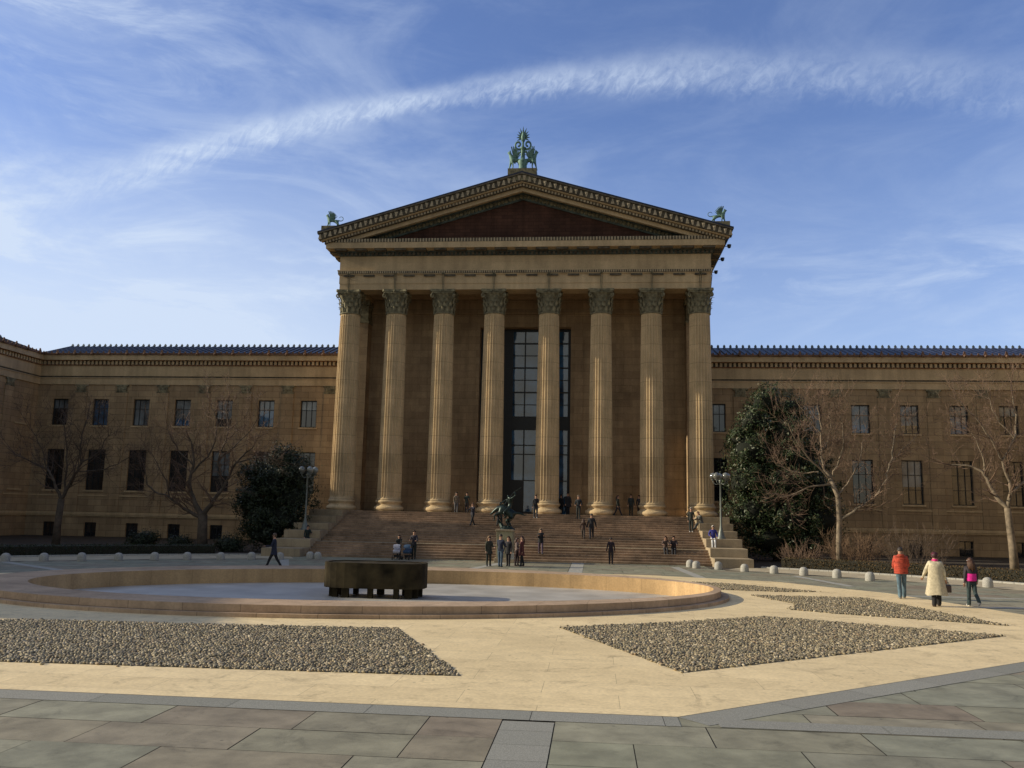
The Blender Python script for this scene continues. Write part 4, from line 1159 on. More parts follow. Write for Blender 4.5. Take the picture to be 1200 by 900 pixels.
    person('person in black between the columns in the dark doorway, further back', 3.45, 72.4, 3.0, 180, 1.62, BK, BK, BK, (.03, .02, .015), 'bob', coat=(.1, .2, BK))
    person('bulky dark coated person in front of the dark doorway', 4.02, 71.8, 3.0, 170, 1.78, BK, BK, BK, (.02, .015, .01), bulk=1.3, coat=(.16, .3, BK))
    person('person in light top and dark jacket under the portico by the third column', -4.95, 70.2, 3.0, 160, 1.62, (.16, .13, .10), (.12, .12, .13), BK, (.03, .02, .015), 'long', slim=.9)
    person('person in dark clothes reading under the portico by the fourth column', -4.12, 70.4, 3.0, 180, 1.62, (.03, .03, .028), (.03, .03, .035), BK, (.05, .03, .02), arms=((10, 8, 80), (10, 8, 80)))
    person('woman walking under the portico with pale shirt under a dark jacket', 8.05, 70.5, 3.0, 110, 1.66, (.035, .03, .03), BK, BK, (.04, .02, .012), 'long', legs=walkA)
    person('broad person in black standing with a companion under the portico', 9.12, 71.0, 3.0, 180, 1.70, BK, BK, BK, (.02, .012, .01), bulk=1.18)
    person('slender person in black next to the broad one under the portico', 9.78, 71.2, 3.0, 200, 1.66, (.02, .016, .02), BK, BK, (.06, .03, .02), 'long', slim=.9)
    person('elderly white haired person in black at the top of the stairs by the pedestal', 12.98, 62.9, stepz(62.9), 190, 1.70, BK, BK, (.4, .38, .36), (.62, .60, .56), arms=((10, 10, 50), (0, 8, 10)))
    sitL = ((82, 84), (78, 80))
    person('left one of the pair sitting on the landing, in brown', 10.78, 58.12, .615, 180, 1.66, (.09, .06, .05), (.03, .03, .035), BK, (.10, .05, .03), 'long', legs=((95, 70), (92, 68)), sit=.285, lean=14, arms=((30, 10, 50), (30, 10, 50)))
    person('right one of the pair sitting on the landing, in black', 11.32, 58.12, .615, 185, 1.74, BK, BK, BK, (.03, .02, .015), legs=((95, 70), (92, 68)), sit=.285, lean=18, arms=((32, 10, 60), (32, 10, 60)), bulk=1.15)
    person('person in bright blue jacket and white trousers sitting on the pedestal block', 14.0, 59.3, 1.6 - .45, 180, 1.70, (.03, .035, .22), (.55, .56, .58), (.3, .3, .3), (.5, .45, .4), 'bob', legs=((70, 62), (66, 60)), sit=.45, lean=4, arms=((10, 26, 55), (10, 26, 55)), bulk=1.15)
    person('person in grey coat and dark backpack sitting on the top block by the outermost column', 13.75, 63.3, 2.58 - .45, 240, 1.70, (.11, .11, .10), (.10, .10, .095), BK, (.03, .02, .015), legs=((84, 50), (80, 50)), sit=.45, lean=22, arms=((30, 12, 60), (30, 12, 60)), bulk=1.15)
    person('person in black sitting on a shaded pedestal block near the lamp', -13.45, 58.9, 1.06 - .45, 150, 1.68, BK, BK, BK, (.03, .02, .015), 'bob', legs=((66, 50), (40, 30)), sit=.45, lean=8, arms=((30, 10, 60), (10, 10, 30)))
    person('woman in black jacket bending over the white pushchair', -6.35, 56.02, .0, 172, 1.55, BK, BK, BK, (.05, .03, .02), 'long', arms=((30, 8, 40), (30, 8, 40)), lean=6) if False else None
    person('woman in black jacket standing behind the white pushchair', -6.3, 55.6, .005, 175, 1.50, BK, BK, BK, (.04, .02, .015), 'long', arms=((30, 6, 60), (30, 6, 60)))
    person('man in dark hooded top standing behind the blue pushchair', -5.35, 55.75, .005, 180, 1.78, (.02, .022, .03), BK, BK, (.03, .02, .015), arms=((24, 6, 60), (24, 6, 60)))
people()

def pushchair(x, y, rz, c, label):
    r = tag(empty('pushchair', (x, y, .005), rz), label, 'pushchair')
    b = MB()   # hood: quarter shell
    n, m = 10, 8
    for i in range(n + 1):
        a = PI * (.05 + .62 * i / n)
        for k in range(m + 1):
            w = -1 + 2 * k / m
            rr_ = .27 * math.sqrt(max(.02, 1 - (w * .85) ** 2 * .35)); b.v.append((w * .22, -math.cos(a) * rr_, .68 + math.sin(a) * rr_))
    for i in range(n):
        for k in range(m): q = i * (m + 1) + k; b.f.append((q, q + 1, q + m + 2, q + m + 1)); b.m.append(0)
    b.build('hood', cloth(c), r, smooth=True, uv=False)
    b = MB(); b.hexa([(-.2, -.28, .40), (.2, -.28, .40), (.2, .2, .36), (-.2, .2, .36)], [(-.22, -.34, .52), (.22, -.34, .52), (.22, .26, .72), (-.22, .26, .72)]); b.build('seat', cloth(c), r, uv=False, bevel=.02)
    b = MB(); b.box(-.17, .17, -.12, .24, .15, .28); b.build('basket', cloth((.02, .02, .02)), r, uv=False)
    b = MB()
    for sd in (-1, 1):
        b.tube([(sd * .22, -.38, .13), (sd * .22, -.05, .45), (sd * .22, .28, .85), (sd * .2, .42, 1.02)], .014, 6); b.tube([(sd * .22, .30, .13), (sd * .22, .0, .5)], .014, 6)
    b.tube([(-.2, .42, 1.02), (.2, .42, 1.02)], .018, 6); b.build('frame', M['mull'], r, uv=False)
    for sd in (-1, 1):
        for yy in (-.38, .30):
            b = MB(); b.tube([(sd * .22 - .02, yy, .12), (sd * .22 + .02, yy, .12)], .115, 12); b.build('wheel', M['mull'], r, uv=False)
pushchair(-6.22, 54.75, PI * .02, (.50, .48, .52), 'pushchair with pale hood and blanket at the foot of the stairs')
pushchair(-5.55, 54.85, -PI * .04, (.03, .07, .14), 'pushchair with dark blue hood at the foot of the stairs')

# ------------------------------------------------------------------ bronze rider on its plinth
def rider():
    X0, Y0, ZP = .62, 55.0, 2.02
    r = tag(empty('plinth', (X0, Y0, 0)), 'pale greenish stone plinth carrying the bronze rider before the stairs', 'plinth')
    b = MB(); b.box(-.62, .62, -.85, .85, 0, .28); b.build('foot', M['block'], r, bevel=.02)
    b = MB(); b.box(-.50, .50, -.72, .72, .28, ZP - .12); b.build('die', plain('greenish stone', (.30, .27, .17), .85, var=.25, scale=2), r, bevel=.01)
    b = MB(); b.box(-.56, .56, -.78, .78, ZP - .12, ZP - .005); b.build('cap', M['block'], r, bevel=.02)
    s = tag(empty('bronze_statue', (X0 + .1, Y0, ZP)), 'dark green bronze of a rider spearing from a rearing horse on a stone plinth', 'statue')
    V = []; E = []; Q = []
    def add(p, r_, par=None):
        V.append(p); Q.append(r_)
        if par is not None: E.append((par, len(V) - 1))
        return len(V) - 1
    # horse: hindquarters low at the middle, chest raised, head thrust to the left
    a = add((.22, 0, 1.0), .27); c = add((-.05, 0, 1.18), .29, a); d = add((-.36, 0, 1.28), .27, c); e = add((-.60, .02, 1.32), .17, d)
    f = add((-.80, .05, 1.16), .12, e); g = add((-1.0, .08, .98), .075, f); add((-1.12, .08, .90), .06, g)
    add((-.66, .06, 1.44), .04, e)
    for sy in (-.16, .16):
        h1 = add((.22, sy, .72), .17, a); h2 = add((-.02 + sy * .4, sy, .48), .085, h1); h3 = add((.16 + sy * .3, sy, .24), .05, h2); add((.05 + sy * .5, sy, .04), .05, h3)
        f1 = add((-.48, sy, 1.0), .12, d); f2 = add((-.76 + sy * .5, sy * 1.2, .86), .06, f1); f3 = add((-.62 + sy, sy * 1.2, .58), .04, f2); add((-.74 + sy, sy * 1.2, .52), .035, f3)
    t1 = add((.52, 0, 1.02), .08, a); t2 = add((.82, 0, 1.0), .07, t1); t3 = add((1.05, 0, .90), .045, t2); add((1.2, 0, .92), .02, t3)
    # crouching beast clinging below
    skin('horse', V, E, Q, 2, [M['bronze']], None, s)
    V.clear(); E.clear(); Q.clear()
    a = add((.16, 0, 1.36), .13); b1 = add((.18, 0, 1.58), .12, a); b2 = add((.10, 0, 1.82), .15, b1); b3 = add((.03, 0, 2.0), .055, b2); add((0, 0, 2.14), .10, b3)
    for sy in (-1, 1):
        l1 = add((.02, sy * .22, 1.28), .10, a); l2 = add((-.22, sy * .34, 1.02), .075, l1); l3 = add((-.10, sy * .34, .76), .05, l2); add((-.24, sy * .34, .70), .04, l3)
    w1 = add((.30, -.22, 1.96), .06, b2); w2 = add((.50, -.26, 2.12), .05, w1); add((.42, -.26, 2.34), .045, w2)
    w1 = add((-.1, .24, 1.84), .06, b2); w2 = add((-.36, .2, 1.7), .045, w1); add((-.5, .1, 1.56), .04, w2)
    skin('rider', V, E, Q, 2, [M['bronze']], None, s)
    b = MB(); b.tube([(.86, -.3, 2.62), (.42, -.26, 2.34), (-.55, -.12, 1.1)], .022, 5); b.build('spear', M['bronze'], s)
    b = MB(); b.lathe([(.0, 0), (.62, 0), (.58, .06), (.3, .1), (.0, .1)], 20, (0, 0, 0), .8, .9); b.sphere((-.05, 0, .1), .25, 10, .6, 1.6, .9); b.tube([(-.30, 0, .1), (-.45, .1, .35), (-.62, .1, .5)], [.16, .13, .08], 8); b.build('ground_rock', M['bronze'], s)
    b = MB()
    for k in range(7): b.tube([(-.55 + .04 * k, 0, 1.42 + .0 * k), (-.48 + .06 * k, -.05, 1.58)], [.05, .015], 4)
    b.build('mane', M['bronze'], s)
rider()

# ------------------------------------------------------------------ roof sculptures
def griffin(parent, mirror=1, sc=1.0, loc=(0, 0, 0), mat=None):
    V = []; E = []; Q = []
    m = mirror
    def add(p, r_, par=None):
        V.append((p[0] * m * sc + loc[0], p[1] * sc + loc[1], p[2] * sc + loc[2])); Q.append(r_ * sc)
        if par is not None: E.append((par, len(V) - 1))
        return len(V) - 1
    a = add((-.35, 0, .62), .15); b = add((0, 0, .66), .14, a); c = add((.3, 0, .76), .17, b); d = add((.44, 0, 1.0), .11, c); e = add((.50, 0, 1.16), .095, d); add((.66, 0, 1.12), .04, e)
    add((.44, 0, 1.3), .03, e)
    for sy in (-.12, .12):
        k = add((-.40, sy, .42), .10, a); k2 = add((-.50 + sy, sy, .22), .05, k); add((-.40 + sy, sy, .03), .05, k2)
        k = add((.34 + sy * .8, sy, .46), .075, c); k2 = add((.36 + sy * 1.2, sy, .22), .045, k); add((.42 + sy * 1.2, sy, .03), .05, k2)
    t = add((-.55, 0, .66), .05, a)
    for i in range(7):
        w = -PI / 2 - i * .75 + .3; t = add((-.72 + .2 * math.cos(w), 0, .82 + .2 * math.sin(w)), .04 - .003 * i, t)
    o = skin('griffin', V, E, Q, 1, [mat or M['patina']], None, parent)
    for sy in (-.14, .14):
        q = MB()
        for k in range(7):
            a0 = math.radians(62 + 12 * k); ln = .72 - .05 * k
            bx, bz = .16 - .03 * k, .80
            tip = (bx + math.cos(a0) * ln * .55 - .02 * k, bz + math.sin(a0) * ln)
            P = [(bx - .05, sy, bz), (bx + .05, sy, bz), (tip[0] + .04, sy * 1.5, tip[1]), (tip[0] - .03, sy * 1.5, tip[1] + .05)]
            P2 = [(x, y + .03, z) for x, y, z in P]
            P = [(x * m * sc + loc[0], y * sc + loc[1], z * sc + loc[2]) for x, y, z in P]; P2 = [(x * m * sc + loc[0], y * sc + loc[1], z * sc + loc[2]) for x, y, z in P2]
            q.hexa(P, P2)
        q.build('wing', mat or M['patina'], o)
    return o
def roof_sculpture():
    for s, lab in ((-1, 'green bronze griffin on the roof corner above the shaded side'), (1, 'green bronze griffin on the roof corner above the magnolia')):
        x = s * 16.25
        r = tag(empty('griffin_statue', (x, 69.6, 26.55)), lab, 'statue')
        b = MB(); b.box(-.8, .8, -.5, .9, -.45, .34); b.build('pedestal', M['capital'], r)
        griffin(r, s, .98, (0, .1, .32))
    r = tag(empty('roof_finial', (0, 69.5, 31.15)), 'green bronze finial of scrolls, griffins and a palmette on the gable peak', 'finial')
    r.scale = (.94, 1, 1.16)
    b = MB(); b.box(-1.28, 1.28, -.6, .6, -.5, .42); b.build('pedestal', M['capital'], r)
    b = MB(); b.lathe([(.46, .42), (.4, .5), (.36, .8), (.48, 1.05), (.4, 1.2), (.19, 1.35), (.18, 1.9), (.2, 2.1), (.30, 2.18), (.1, 2.25), (.09, 2.7), (.0, 2.9)], 14); b.build('stem', M['patina'], r, smooth=True)
    for s in (-1, 1):
        griffin(r, s, 1.22, (s * .60, 0, .42))
        for k in range(2):
            b = MB(); c = Vector((s * (.42 + .0 * k), 0, 2.42 - .0 * k)); sp = []
            if k == 0:
                sp = [(s * .1, 0, 2.05)]
                for i in range(14): w = -PI * .45 + i * .5; rr_ = .34 * (1 - i / 17); sp.append((c.x + s * math.cos(w) * rr_, 0, c.z + math.sin(w) * rr_))
            else:
                for i in range(9): t = i / 8; sp.append((s * (.12 + .62 * t), 0, 1.9 - .9 * t + .25 * math.sin(PI * t)))
            b.tube(sp, .085, 5); b.build('scroll', M['patina'], r, smooth=True)
    for k in range(11):
        a = math.radians(-60 + 30 * k) if False else math.radians(-25 + 23 * k)
        b = MB(); ln = .60 + .26 * math.sin(max(0, min(PI, a))) ** 4; c = (0, 0, 3.0)
        p = Vector((math.cos(a), 0, math.sin(a))); q = Vector((-math.sin(a), 0, math.cos(a)))
        o = Vector(c)
        pts = [o + p * .05, o + p * ln * .45 + q * .08, o + p * ln, o + p * ln * .45 - q * .08]
        b.hexa([v + Vector((0, -.03, 0)) for v in pts], [v + Vector((0, .03, 0)) for v in pts]); b.build('palmette_leaf', M['patina'], r)
    b = MB(); b.lathe([(.0, 2.6), (.16, 2.7), (.2, 3.0), (.12, 3.3), (.0, 3.6)], 10); b.build('palmette_heart', M['patina'], r, smooth=True)
roof_sculpture()
# small flood lamps under the side cornice
for i, (yy, zz) in enumerate(((69.9, 24.9), (73.6, 24.9), (77.6, 24.9), (82.0, 24.9))):
    r = tag(empty('flood_lamp', (16.72, yy, zz)), 'small black flood lamp on an arm out from the portico side cornice', 'lamp', 'flood lamps along the side cornice')
    b = MB(); b.tube([(-.3, 0, .1), (.3, 0, .1)], .03, 5); b.build('arm', M['mull'], r, uv=False)
    b = MB(); b.lathe([(.05, -.16), (.14, -.1), (.18, .14), (.0, .14)], 10, (.34, 0, .1)); b.build('head', M['mull'], r, uv=False)

# ------------------------------------------------------------------ lamp posts
def lamp(x, y, z, label):
    r = tag(empty('lamp_post', (x, y, z)), label, 'lamp post', 'globe lamp posts beside the stairs')
    b = MB(); b.lathe([(.30, 0), (.30, .08), (.22, .16), (.20, .35), (.13, .55), (.10, .7), (.075, .9), (.06, 2.4), (.05, 3.75), (.10, 3.8), (.10, 3.88), (.05, 3.95), (.04, 4.05)], 14); b.build('pole', M['pole'], r, smooth=True)
    for k in range(5):
        a = 2 * PI * k / 5 + .3
        p = Vector((math.cos(a), math.sin(a), 0)) * .5
        b = MB(); b.tube([(0, 0, 3.7), p * .6 + Vector((0, 0, 3.62)), p + Vector((0, 0, 3.78)), p + Vector((0, 0, 3.9))], .028, 6)
        b.lathe([(.05, 3.88), (.13, 3.93), (.13, 3.97)], 10, (p.x, p.y, 0)); arm = b.build('arm', M['pole'], r, smooth=True)
        b = MB(); b.sphere((p.x, p.y, 4.18), .235, 16); b.build('globe', M['globe'], arm, smooth=True, uv=False)
lamp(14.65, 60.1, 1.6, 'five globe lamp post standing on the pedestal beside the magnolia')
lamp(-14.05, 60.1, 1.6, 'five globe lamp post standing on the shaded pedestal by the evergreen')

# ------------------------------------------------------------------ bollards
BOLL = [(-24.58, 43.7), (-23.18, 44.8), (-21.54, 45.6), (-20.06, 46.7), (-18.6, 47.9), (-17.2, 49.0), (-15.6, 49.9), (-14.05, 50.7), (-12.65, 51.6), (-11.25, 53.0), (-10.8, 53.1),
        (12.21, 53.4), (11.95, 54.4), (13.4, 52.7), (14.67, 51.3), (16.1, 50.3), (17.43, 49.1), (18.79, 47.7), (19.97, 46.1), (22.9, 44.6), (24.61, 43.7)]
def bollards():
    b = MB(); b.lathe([(.23, 0), (.235, .04), (.23, .24), (.215, .32), (.175, .385), (.11, .43), (.001, .45)], 20)
    proto = b.build('bollard', M['pale'], smooth=True)
    BLAB = {0: 'first', }
    for i, (x, y) in enumerate(BOLL):
        o = proto if i == 0 else proto.copy()
        if i: COL.objects.link(o)
        o.location = (x, y, .006); o.rotation_euler = (0, 0, i * 1.3); o.scale = (1, 1, rnd(.95, 1.05))
        side = 'in the blue shade' if i < 11 else 'in sunlight'
        tag(o, ('low round topped granite bollard in the shaded row of the plaza edge' if i < 11 else 'low round topped granite bollard in the sunlit row of the plaza edge'), 'bollard', 'shaded bollards along the plaza edge' if i < 11 else 'sunlit bollards along the plaza edge')
bollards()

# ------------------------------------------------------------------ bench
def bench(x, y, z, rz, label):
    r = tag(empty('stone_bench', (x, y, z), rz), label, 'bench')
    b = MB(); b.box(-1.0, 1.0, -.22, .22, .38, .47); b.build('seat', M['pale'], r, bevel=.01)
    for s in (-1, 1):
        b = MB(); b.box(s * .62 - .08, s * .62 + .08, -.17, .17, 0, .378); b.build('leg', M['pale'], r, bevel=.01)

# ------------------------------------------------------------------ plants
def grow(b, p, d, ln, r, depth, rr, sides=4, droop=0, kinks=4, spread=38, kids=(4, 3, 3), shrink=.5, up=.12):
    pts = [p.copy()]; rad = [r]; q = p.copy(); dd = d.copy()
    for i in range(kinks):
        dd = (dd + Vector((rr.gauss(0, .17), rr.gauss(0, .17), rr.gauss(0, .13) + up))).normalized()
        q = q + dd * (ln / kinks); pts.append(q.copy()); rad.append(r * (1 - .72 * (i + 1) / kinks))
    b.tube(pts, rad, sides, cap=False)
    if depth <= 0: return
    n = kids[min(len(kids) - 1, depth - 1)]
    for k in range(n):
        t = rr.uniform(.25, 1.0); i = min(kinks - 1, int(t * kinks)); f = t * kinks - i
        o = pts[i].lerp(pts[i + 1], min(1, f)); base = (pts[i + 1] - pts[i]).normalized()
        ax = base.cross(Vector((rr.gauss(0, 1), rr.gauss(0, 1), rr.gauss(0, 1)))).normalized()
        nd = Matrix.Rotation(math.radians(rr.uniform(.6, 1.35) * spread), 3, ax) @ base
        grow(b, o, nd, ln * shrink * rr.uniform(.7, 1.25), max(.009, rad[i] * .55), depth - 1, rr, 3, droop, 3, spread, kids, shrink, up)
def bare_tree(label, x, y, z, trunk, limbs, mats, seed, dens=.42, ln=1.7, tw=.010, group=None, kids=(4, 4, 4)):
    r = tag(empty('bare_tree', (x, y, z)), label, 'tree', group); rr = random.Random(seed)
    b = MB(); b.tube([Vector((p[0], p[1], p[2])) for p in trunk[0]], trunk[1], 10)
    b.tube([(trunk[0][0][0], trunk[0][0][1], -.25), (trunk[0][0][0], trunk[0][0][1], .12)], [trunk[1][0] * 1.7, trunk[1][0] * 1.02], 10, cap=False)
    b.build('trunk', mats[0], r, smooth=True, uv=False)
    tb = MB()
    for k, (pts, r0, r1) in enumerate(limbs):
        # smooth the limb and add a wandering depth
        P = [Vector(p) for p in pts]; S = []
        for i in range(len(P) - 1):
            for q in range(4):
                t = q / 4; p0 = P[max(0, i - 1)]; p1, p2 = P[i], P[i + 1]; p3 = P[min(len(P) - 1, i + 2)]
                S.append(.5 * ((2 * p1) + (p2 - p0) * t + (2 * p0 - 5 * p1 + 4 * p2 - p3) * t * t + (3 * p1 - p0 - 3 * p2 + p3) * t ** 3))
        S.append(P[-1])
        n = len(S); R_ = [r0 + (r1 - r0) * (i / (n - 1)) ** .8 for i in range(n)]
        for i in range(1, n): S[i] = S[i] + Vector((rr.gauss(0, .04), rr.gauss(0, .04), rr.gauss(0, .03)))
        mb = MB(); mb.tube(S, R_, 7, cap=False); lm = mb.build('limb', mats[0], r, smooth=True, uv=False)
        acc = 0
        for i in range(2, n):
            acc += (S[i] - S[i - 1]).length
            while acc > dens:
                acc -= dens; base = (S[i] - S[i - 1]).normalized()
                ax = base.cross(Vector((rr.gauss(0, 1), rr.gauss(0, 1), rr.gauss(0, 1)))).normalized()
                nd = Matrix.Rotation(math.radians(rr.uniform(30, 75)), 3, ax) @ base
                nd = (nd + Vector((0, 0, .15))).normalized()
                grow(tb, S[i].copy(), nd, ln * rr.uniform(.55, 1.35), max(.015, R_[i] * .45), 2, rr, 4, 0, 4, 42, kids, .55, .06)
        grow(tb, S[-1].copy(), (S[-1] - S[-2]).normalized(), ln * 1.1, r1, 2, rr, 4, 0, 4, 38, kids, .55, .08)
    tb.build('twigs', mats[1], r, uv=False)
    return r
def bare_trees():
    # beside the magnolia: pale trunk, long limb rising to the open side
    bare_tree('bare pale barked tree in front of the magnolia, long limb rising to one side', 21.5, 57.0, 0,
        ([(0, 0, 0), (-.05, 0, 1.5), (.05, 0, 3.0), (0, 0, 4.5), (-.42, .1, 5.6)], [.21, .18, .165, .15, .12]),
        [([(.03, 0, 2.9), (1.15, -.2, 3.75), (2.1, -.3, 4.35), (2.75, -.2, 5.3), (3.3, 0, 6.6), (3.6, .2, 8.0), (3.9, .3, 9.2)], .12, .035),
         ([(3.3, 0, 6.6), (4.2, .3, 7.5), (5.2, .5, 8.4)], .055, .02),
         ([(-.42, .1, 5.6), (-.85, .3, 7.0), (-.8, .4, 8.9), (-1.05, .5, 10.4)], .10, .03),
         ([(-.42, .1, 5.6), (.15, -.2, 6.7), (.4, -.4, 8.2), (.2, -.6, 9.6)], .08, .025),
         ([(-.3, .1, 5.2), (-1.9, -.5, 5.0), (-3.3, -.9, 4.4), (-4.2, -1.0, 4.6)], .07, .02),
         ([(-.42, .1, 5.6), (-1.6, -.4, 6.6), (-2.6, -.8, 7.8), (-3.2, -1.0, 9.0)], .07, .02),
         ([(-.8, .4, 8.5), (-1.7, .1, 9.6), (-2.4, 0, 10.6)], .04, .02), ([(0, 0, 4.6), (1.0, .6, 5.6), (1.7, .9, 7.0), (2.0, 1.1, 8.2)], .06, .02),
         ([(-.85, .3, 7.2), (-.2, .6, 8.4), (-.1, .9, 10.0)], .04, .02), ([(-1.2, -.2, 6.0), (-2.6, .3, 6.0), (-3.8, .5, 6.6)], .045, .02)],
        (M['bark'], M['twig']), 11, .27, 1.7, kids=(4, 5, 5))
    bare_tree('bare forked tree with dark trunk and pale upper limbs at the frame edge', 31.0, 55.0, 0,
        ([(0, 0, 0), (-.05, 0, 1.6), (-.15, 0, 3.2), (-.2, 0, 3.9)], [.26, .22, .20, .18]),
        [([(-.2, 0, 3.8), (-.9, .2, 4.9), (-1.25, .3, 5.9), (-1.9, .5, 6.4), (-3.0, .8, 6.5)], .16, .04),
         ([(-.2, 0, 3.9), (-.05, -.3, 5.2), (-.5, -.5, 6.6), (.2, -.6, 8.2), (.3, -.6, 10.6)], .15, .035),
         ([(0, -.2, 4.8), (.9, -.4, 5.8), (1.4, -.5, 7.3), (2.4, -.5, 8.8)], .11, .03),
         ([(-.5, -.5, 6.6), (-1.4, -.7, 8.4), (-2.6, -.9, 9.8), (-3.2, -.9, 10.4)], .07, .02),
         ([(1.0, -.4, 6.0), (2.6, 0, 6.6), (3.6, .2, 7.6)], .07, .02), ([(.2, -.6, 8.0), (-.7, -.4, 9.4), (-1.0, -.3, 10.6)], .045, .02),
         ([(-1.25, .3, 5.9), (-1.3, .4, 7.2), (-1.9, .5, 8.6)], .06, .02)],
        (M['bark'], M['twig']), 23, .27, 1.6, kids=(4, 5, 5))
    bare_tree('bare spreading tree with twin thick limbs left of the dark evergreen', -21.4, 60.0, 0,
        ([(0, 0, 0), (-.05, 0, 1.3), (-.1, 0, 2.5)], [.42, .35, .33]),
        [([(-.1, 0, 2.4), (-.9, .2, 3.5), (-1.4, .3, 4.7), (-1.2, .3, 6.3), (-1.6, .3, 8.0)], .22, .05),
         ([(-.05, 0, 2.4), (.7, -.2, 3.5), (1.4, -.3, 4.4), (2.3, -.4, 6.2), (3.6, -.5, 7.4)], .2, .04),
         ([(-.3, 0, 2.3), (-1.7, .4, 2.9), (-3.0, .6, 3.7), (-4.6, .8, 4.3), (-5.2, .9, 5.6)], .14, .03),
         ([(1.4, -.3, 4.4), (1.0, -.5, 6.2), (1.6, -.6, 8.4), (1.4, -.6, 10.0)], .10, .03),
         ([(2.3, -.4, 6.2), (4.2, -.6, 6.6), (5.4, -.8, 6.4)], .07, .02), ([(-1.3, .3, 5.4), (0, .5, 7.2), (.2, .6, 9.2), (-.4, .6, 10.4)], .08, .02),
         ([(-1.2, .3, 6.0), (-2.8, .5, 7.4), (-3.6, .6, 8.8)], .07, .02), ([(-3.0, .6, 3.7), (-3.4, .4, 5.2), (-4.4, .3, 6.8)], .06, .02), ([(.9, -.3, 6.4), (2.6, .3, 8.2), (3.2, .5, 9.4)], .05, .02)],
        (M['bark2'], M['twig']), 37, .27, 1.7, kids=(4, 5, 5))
    bare_tree('bare shaded tree in the far corner of the court, thin upright fork', -32.3, 60.0, 0,
        ([(0, 0, 0), (0, 0, 1.6), (.1, 0, 3.4)], [.30, .25, .22]),
        [([(.1, 0, 3.3), (-.5, .1, 4.4), (-1.3, .3, 5.4), (-2.6, .5, 6.0), (-4.2, .6, 6.6)], .13, .03),
         ([(.1, 0, 3.4), (.9, -.2, 4.9), (1.5, -.3, 6.0), (1.4, -.4, 7.6), (1.7, -.4, 9.2)], .14, .03),
         ([(1.5, -.3, 6.0), (2.8, -.4, 6.8), (3.6, -.5, 8.2)], .07, .02), ([(.3, 0, 3.8), (.1, .3, 5.8), (-.4, .5, 8.0), (-.9, .6, 9.6)], .09, .02),
         ([(-1.3, .3, 5.4), (-1.9, .1, 7.0), (-2.8, 0, 8.6)], .06, .02), ([(1.2, -.2, 5.4), (3.0, .3, 5.6), (4.4, .6, 6.4)], .06, .02)],
        (M['bark2'], M['twig2']), 41, .27, 1.7, kids=(4, 5, 5))
bare_trees()
def leaf_mass(name, centers, n, lw, mat, parent, seed, shell=.62, flat=0.0, tilt=1.0):
    """many folded leaves gathered in clumps through ellipsoids: (cx,cy,cz,rx,ry,rz,weight)"""
    import numpy as np
    rs = np.random.RandomState(seed)
    W = np.array([c[6] for c in centers], float); W /= W.sum()
    # clumps first, then leaves in each clump
    nc = max(10, n // 44)
    ci = rs.choice(len(centers), nc, p=W); C_ = np.array(centers)[ci]
    d = rs.normal(size=(nc, 3)); d /= np.linalg.norm(d, axis=1)[:, None]
    rad = shell + (1 - shell) * rs.uniform(0, 1, nc) ** .6
    rad = rad * rs.uniform(.80, 1.2, nc)
    cp = C_[:, :3] + d * C_[:, 3:6] * rad[:, None]
    k = rs.randint(0, nc, n); off = rs.normal(size=(n, 3)) * (rs.uniform(.12, .26, nc)[k][:, None] * tilt)
    p = cp[k] + off
    nd = d[k] + off * 2.2 + rs.normal(size=(n, 3)) * .6; nd /= np.linalg.norm(nd, axis=1)[:, None]
    t = np.cross(nd, rs.normal(size=(n, 3))); t /= np.linalg.norm(t, axis=1)[:, None]; s = np.cross(nd, t)
    ln = lw * rs.uniform(.7, 1.3, n)[:, None]; wd = ln * .42
    v0 = p - t * ln; v1 = p + s * wd - nd * wd * .25; v2 = p + t * ln - nd * ln * .2; v3 = p - s * wd - nd * wd * .25
    co = np.stack([v0, v1, v2, v3], 1).reshape(-1, 3)
    me = bpy.data.meshes.new(name); me.vertices.add(len(co)); me.vertices.foreach_set('co', co.astype(np.float32).ravel())
    me.loops.add(4 * n); me.loops.foreach_set('vertex_index', np.arange(4 * n, dtype=np.int32)); me.polygons.add(n); me.polygons.foreach_set('loop_start', np.arange(0, 4 * n, 4, dtype=np.int32))
    me.update(calc_edges=True); me.materials.append(mat)
    o = bpy.data.objects.new(name, me); COL.objects.link(o)
    if parent: o.parent = parent
    return o
def lumpy(b, c, r, seed, n=20):
    base = len(b.v); rows = 12
    for i in range(rows + 1):
        th = PI * i / rows
        for k in range(n):
            a = 2 * PI * k / n; v = Vector((math.sin(th) * math.cos(a), math.sin(th) * math.sin(a), math.cos(th)))
            f = 1 + .28 * noise.noise(v * 1.9 + Vector((seed, 0, 0)))
            b.v.append((c[0] + v.x * r[0] * f, c[1] + v.y * r[1] * f, c[2] + v.z * r[2] * f))
    for i in range(rows):
        for k in range(n): b.f.append((base + i * n + k, base + (i + 1) * n + k, base + (i + 1) * n + (k + 1) % n, base + i * n + (k + 1) % n)); b.m.append(0)
